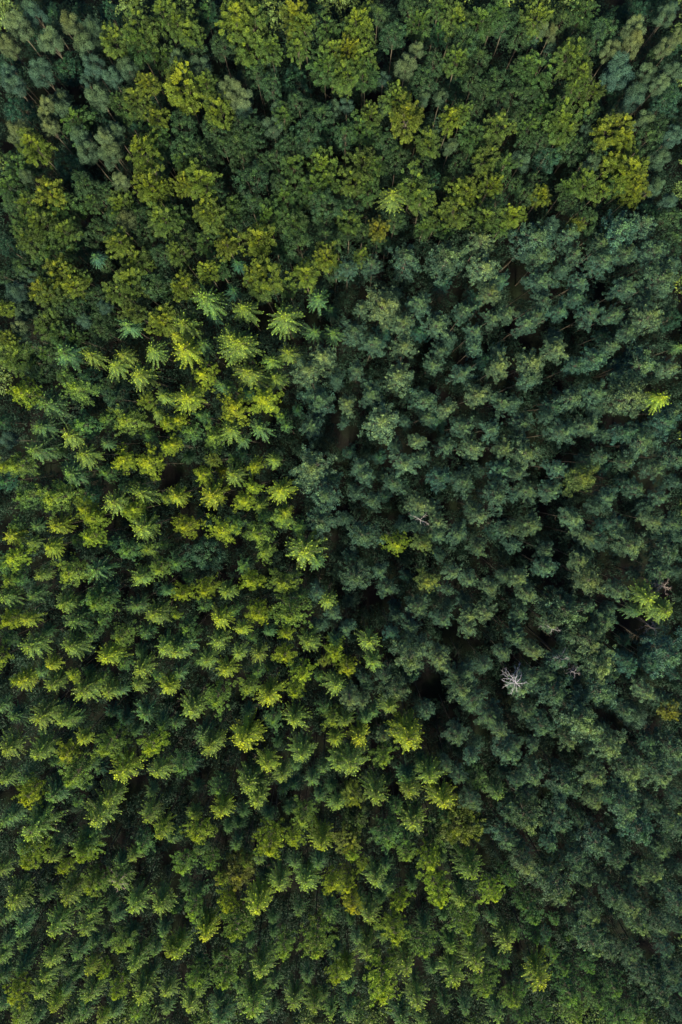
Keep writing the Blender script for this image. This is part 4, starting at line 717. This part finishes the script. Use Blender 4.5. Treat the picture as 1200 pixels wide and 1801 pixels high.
def region(e):
    c = min(4, max(0, int(e['px'] // 20))); r = min(6, max(0, int(e['py'] / 150.08 * 7)))
    return f"{ROWS[r]}, {COLS[c]}"
def relation(dx, dy):
    if abs(dx) > abs(dy): return 'left of' if dx < 0 else 'right of'
    return 'above' if dy < 0 else 'below'
for e in inds:
    e['look'] = f"{size_word(e['r'])} {TONE[e['tone']]} {KIND[e['kind']]['form']}"
    e['brief'] = f"a {size_word(e['r'])} {TONE[e['tone']]} {KIND[e['kind']]['cat']}"
P_ = np.array([(e['px'], e['py']) for e in inds])
from collections import Counter
have = Counter()
for i, e in enumerate(inds):
    e['pred'] = []
    for (dx_, dy_, nm) in DEAD:
        a, b = place(dx_, dy_, 18.5); ddx, ddy = e['px'] - a, e['py'] - b * 1.5008
        if math.hypot(ddx, ddy) < 4.5: e['pred'].append((0, f"{e['look']}, {relation(ddx, ddy)} {nm}"))
    D = np.hypot(*(P_ - P_[i]).T); near = np.argsort(D)[1:9]; reg = region(e)
    for k in near:
        o = inds[k]
        e['pred'].append((float(D[k]), f"{e['look']}, {relation(e['px'] - o['px'], e['py'] - o['py'])} {o['brief']}, {reg}"))
    e['pair'] = []
    for a_ in near[:7]:
        for b_ in near[:7]:
            o, q = inds[a_], inds[b_]
            ra, rb = relation(e['px'] - o['px'], e['py'] - o['py']), relation(e['px'] - q['px'], e['py'] - q['py'])
            if ra < rb: e['pair'].append((float(D[a_] + D[b_]), f"{e['look']}, {ra} a {TONE[o['tone']]} {KIND[o['kind']]['cat']} and {rb} a {TONE[q['tone']]} {KIND[q['kind']]['cat']}"))
    e['pair'] = [v for v in e['pair'] if len(v[1].split()) <= 16]
    have.update(set(p for _, p in e['pred'])); have.update(set(p for _, p in e['pair']))
taken = set()
for e in inds:
    opts = sorted((have[p] > 1, p in taken, d, p) for d, p in set(e['pred']))
    if opts[0][0]:                                       # no single neighbour singles it out: name two
        opts = sorted([(have[p] > 1, p in taken, d, p) for d, p in set(e['pair'])] + opts, key=lambda v: (v[0], v[1], v[2]))
    lab = opts[0][3]
    e['label'] = lab; taken.add(lab)
print('labels', len(inds), 'distinct', len(taken), 'ambiguous', sum(have[e['label']] > 1 for e in inds))
for e in inds:
    tree(e['kind'], e['proto'], e['x'], e['y'], e['r'], e['h'], e['col'], e['label'], KIND[e['kind']]['group'])

# ------------------------------------------------------------------ merged stuff
def merged(name, label, items, mat, keep, seed, obj_col=(.04, .07, .028), young_sunlit=1.0):
    """items: kind, proto, x, y, r, h, colour -> one mesh; each tree's shade goes into the tint"""
    R = np.random.default_rng(seed); Q = []; T = []; Y = []
    for (kind, proto, x, y, r, h, col) in items:
        q, t, sh = KIND[kind]['quads'][proto]
        if keep < 1:
            idx = R.random(len(q)) < keep; q = q[idx]; t = t[idx]; sh = sh[idx]
            ctr = q.mean(1, keepdims=True); q = ctr + (q - ctr) * min(2.3, keep ** -.32)
        a = R.uniform(0, 6.283); c, s = math.cos(a), math.sin(a); k = r / R0 * 1.08
        p = q.copy(); p[..., 0] = (q[..., 0] * c - q[..., 1] * s) * k + x; p[..., 1] = (q[..., 0] * s + q[..., 1] * c) * k + y
        p[..., 2] = q[..., 2] * k + h
        Q.append(p); T.append(np.clip(t * .8 + (col[1] / obj_col[1] - 1) * .6 + .05, 0, 1)); Y.append(sh * young_sunlit)
    me = quads_mesh(name, np.concatenate(Q), np.concatenate(T), np.concatenate(Y), mat)
    o = link(bpy.data.objects.new(name, me)); o.color = (*obj_col, 1)
    o['kind'] = 'stuff'; o['label'] = label; o['category'] = 'trees'
    return o
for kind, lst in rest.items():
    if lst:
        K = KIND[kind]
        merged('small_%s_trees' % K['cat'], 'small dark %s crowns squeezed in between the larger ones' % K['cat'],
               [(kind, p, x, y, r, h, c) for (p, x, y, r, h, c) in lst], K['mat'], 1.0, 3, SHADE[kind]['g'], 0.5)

# understorey: low saplings and brush that fill the shade between the trunks
grid = {}
for (x, y, r, h) in all_trees: grid.setdefault((int(x // 4), int(y // 4)), []).append((x, y, r))
def free(x, y, f):
    for i in (-1, 0, 1):
        for j in (-1, 0, 1):
            for (a, b, r) in grid.get((int(x // 4) + i, int(y // 4) + j), ()):
                if (a - x) ** 2 + (b - y) ** 2 < (r * f) ** 2: return False
    return True
low = []
xx = -68.0
while xx < 68:
    yy = -118.0
    while yy < 72:
        x, y = xx + rng.uniform(-.8, .8), yy + rng.uniform(-.8, .8)
        if all((x - a) ** 2 + (y - b) ** 2 > c * c for a, b, c in GAPS) and free(x, y, .35) and rng.random() < .9:
            broad = y > 12 + x * .3
            k = rng.choice('BOO') if broad else rng.choice('SFO')
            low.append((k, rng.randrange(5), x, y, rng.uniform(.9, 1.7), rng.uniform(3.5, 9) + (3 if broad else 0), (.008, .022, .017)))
        yy += 2.0
    xx += 2.0
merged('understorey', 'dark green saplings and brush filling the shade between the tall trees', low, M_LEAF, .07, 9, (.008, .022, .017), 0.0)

# the same forest goes on beyond the edge of the view
far = []
for i in range(2600):
    x, y = rng.uniform(-95, 95), rng.uniform(-130, 105)
    if abs(x) < 50 + (-y + 60) * .05 and -90 < y < 61: continue
    if not free(x, y, 1.1): continue
    r = rng.uniform(1.7, 2.6); grid.setdefault((int(x // 4), int(y // 4)), []).append((x, y, r))
    broad = y > 12 + x * .3
    k = rng.choice('BOWB') if broad else ('P' if x > 0 and y > -60 else rng.choice('SFS'))
    far.append((k, rng.randrange(5), x, y, r, rng.uniform(17.5, 20), rng.choice([(.05, .08, .03), (.04, .06, .03), (.04, .05, .03)])))
merged('woodland', 'the same green forest carrying on past the edges of the view', far, M_LEAF, .09, 12, (.045, .075, .026))

# ------------------------------------------------------------------ dead and half-dead trees
def bare_tree(name, x, y, h, label, R_, seed, mat, spread=2.2, n=15, droop=.9, tufts=False):
    R = np.random.default_rng(seed); tb = Tubes()
    root = link(bpy.data.objects.new(name, None)); root.location = (x, y, 0)
    root['label'] = label; root['category'] = 'dead tree'
    t = Tubes(); t.tube([(0, 0, -.1), (.05, .02, h * .5), (0, 0, h - 1.2)], .15, .05, 7)
    o = link(bpy.data.objects.new('trunk', t.mesh('trunk_dead', M_BARK))); o.parent = root
    br = Tubes(); br.tube([(0, 0, h - 1.2), (.01, .01, h - .6), (0, 0, h)], .05, .03, 6)
    for i in range(n):
        az = i * 2.4 + R.normal(0, .25); z = h - .05 - (i / n) ** 1.3 * 3.2; l = spread * R.uniform(.55, 1.1) * (.7 + .5 * i / n)
        P = bend((0, 0, z), az, l, .35 + R.normal(0, .15), -droop * R.uniform(.5, 1.1), 7)
        P[1:-1] += R.normal(0, .03, P[1:-1].shape)
        br.tube([tuple(p) for p in P], .027, .009, 4)
        for j in range(int(3 + l * 3)):
            q = R.uniform(.25, 1) * 6; a = min(int(q), 5); p = P[a] + (P[a + 1] - P[a]) * (q - a)
            az2 = az + R.choice([-1, 1]) * R.uniform(.5, 1.1); l2 = R.uniform(.2, .6)
            P2 = bend(p, az2, l2, R.normal(-.2, .3), R.normal(-.7, .3), 3)
            br.tube([tuple(v) for v in P2], .012, .006, 3)
    o = link(bpy.data.objects.new('branches', br.mesh('branches_dead', mat))); o.parent = root
    return root
bare_tree('dead_tree', 26.0, -34.5, 19.6, 'pale lilac-grey dead tree, bare drooping branches radiating like a star', 2.2, 1, M_DEAD, 2.5, 25)
bare_tree('dead_tree', 35.2, -33.4, 18.2, 'small dim grey dead treetop to the right of the pale star-shaped dead tree', 1.4, 2, M_DEADGREY, 1.5, 12)
bare_tree('dead_tree', 47.4, -26.9, 17.0, 'small grey bare treetop beside the large dark gap at the right edge', 1.4, 3, M_DEADBROWN, 1.7, 14)
bare_tree('dead_tree', 47.9, -20.2, 18.6, 'brown bare twiggy treetop above a light green pine at the right edge', 1.6, 4, M_DEADBROWN, 1.8, 18)
bare_tree('dead_tree', 31.2, -26.3, 19.6, 'thin dead treetop with grey arching branches, above and right of the pale star-shaped one', 1.6, 5, M_DEADGREY, 1.7, 7)
bare_tree('dead_tree', 32.8, -31.0, 19.2, 'grey bare limbs between the pale star-shaped dead tree and the thin grey one', 1.6, 6, M_DEADGREY, 1.9, 6)
bare_tree('dead_tree', -34.3, -66.0, 19.4, 'grey bare-twigged top beside a black gap in the lower left spruces', 1.8, 7, M_DEADBROWN, 2.0, 14)
bare_tree('dead_tree', 11.6, -10.2, 19.0, 'grey bare branches among the dark pines right of centre', 1.8, 8, M_DEADGREY, 2.1, 9)
bare_tree('dead_tree', 35.7, 53.3, 14.5, 'purplish-brown bare top down in a gap among the willows, upper right', 1.5, 9, M_DEADBROWN, 1.9, 22)
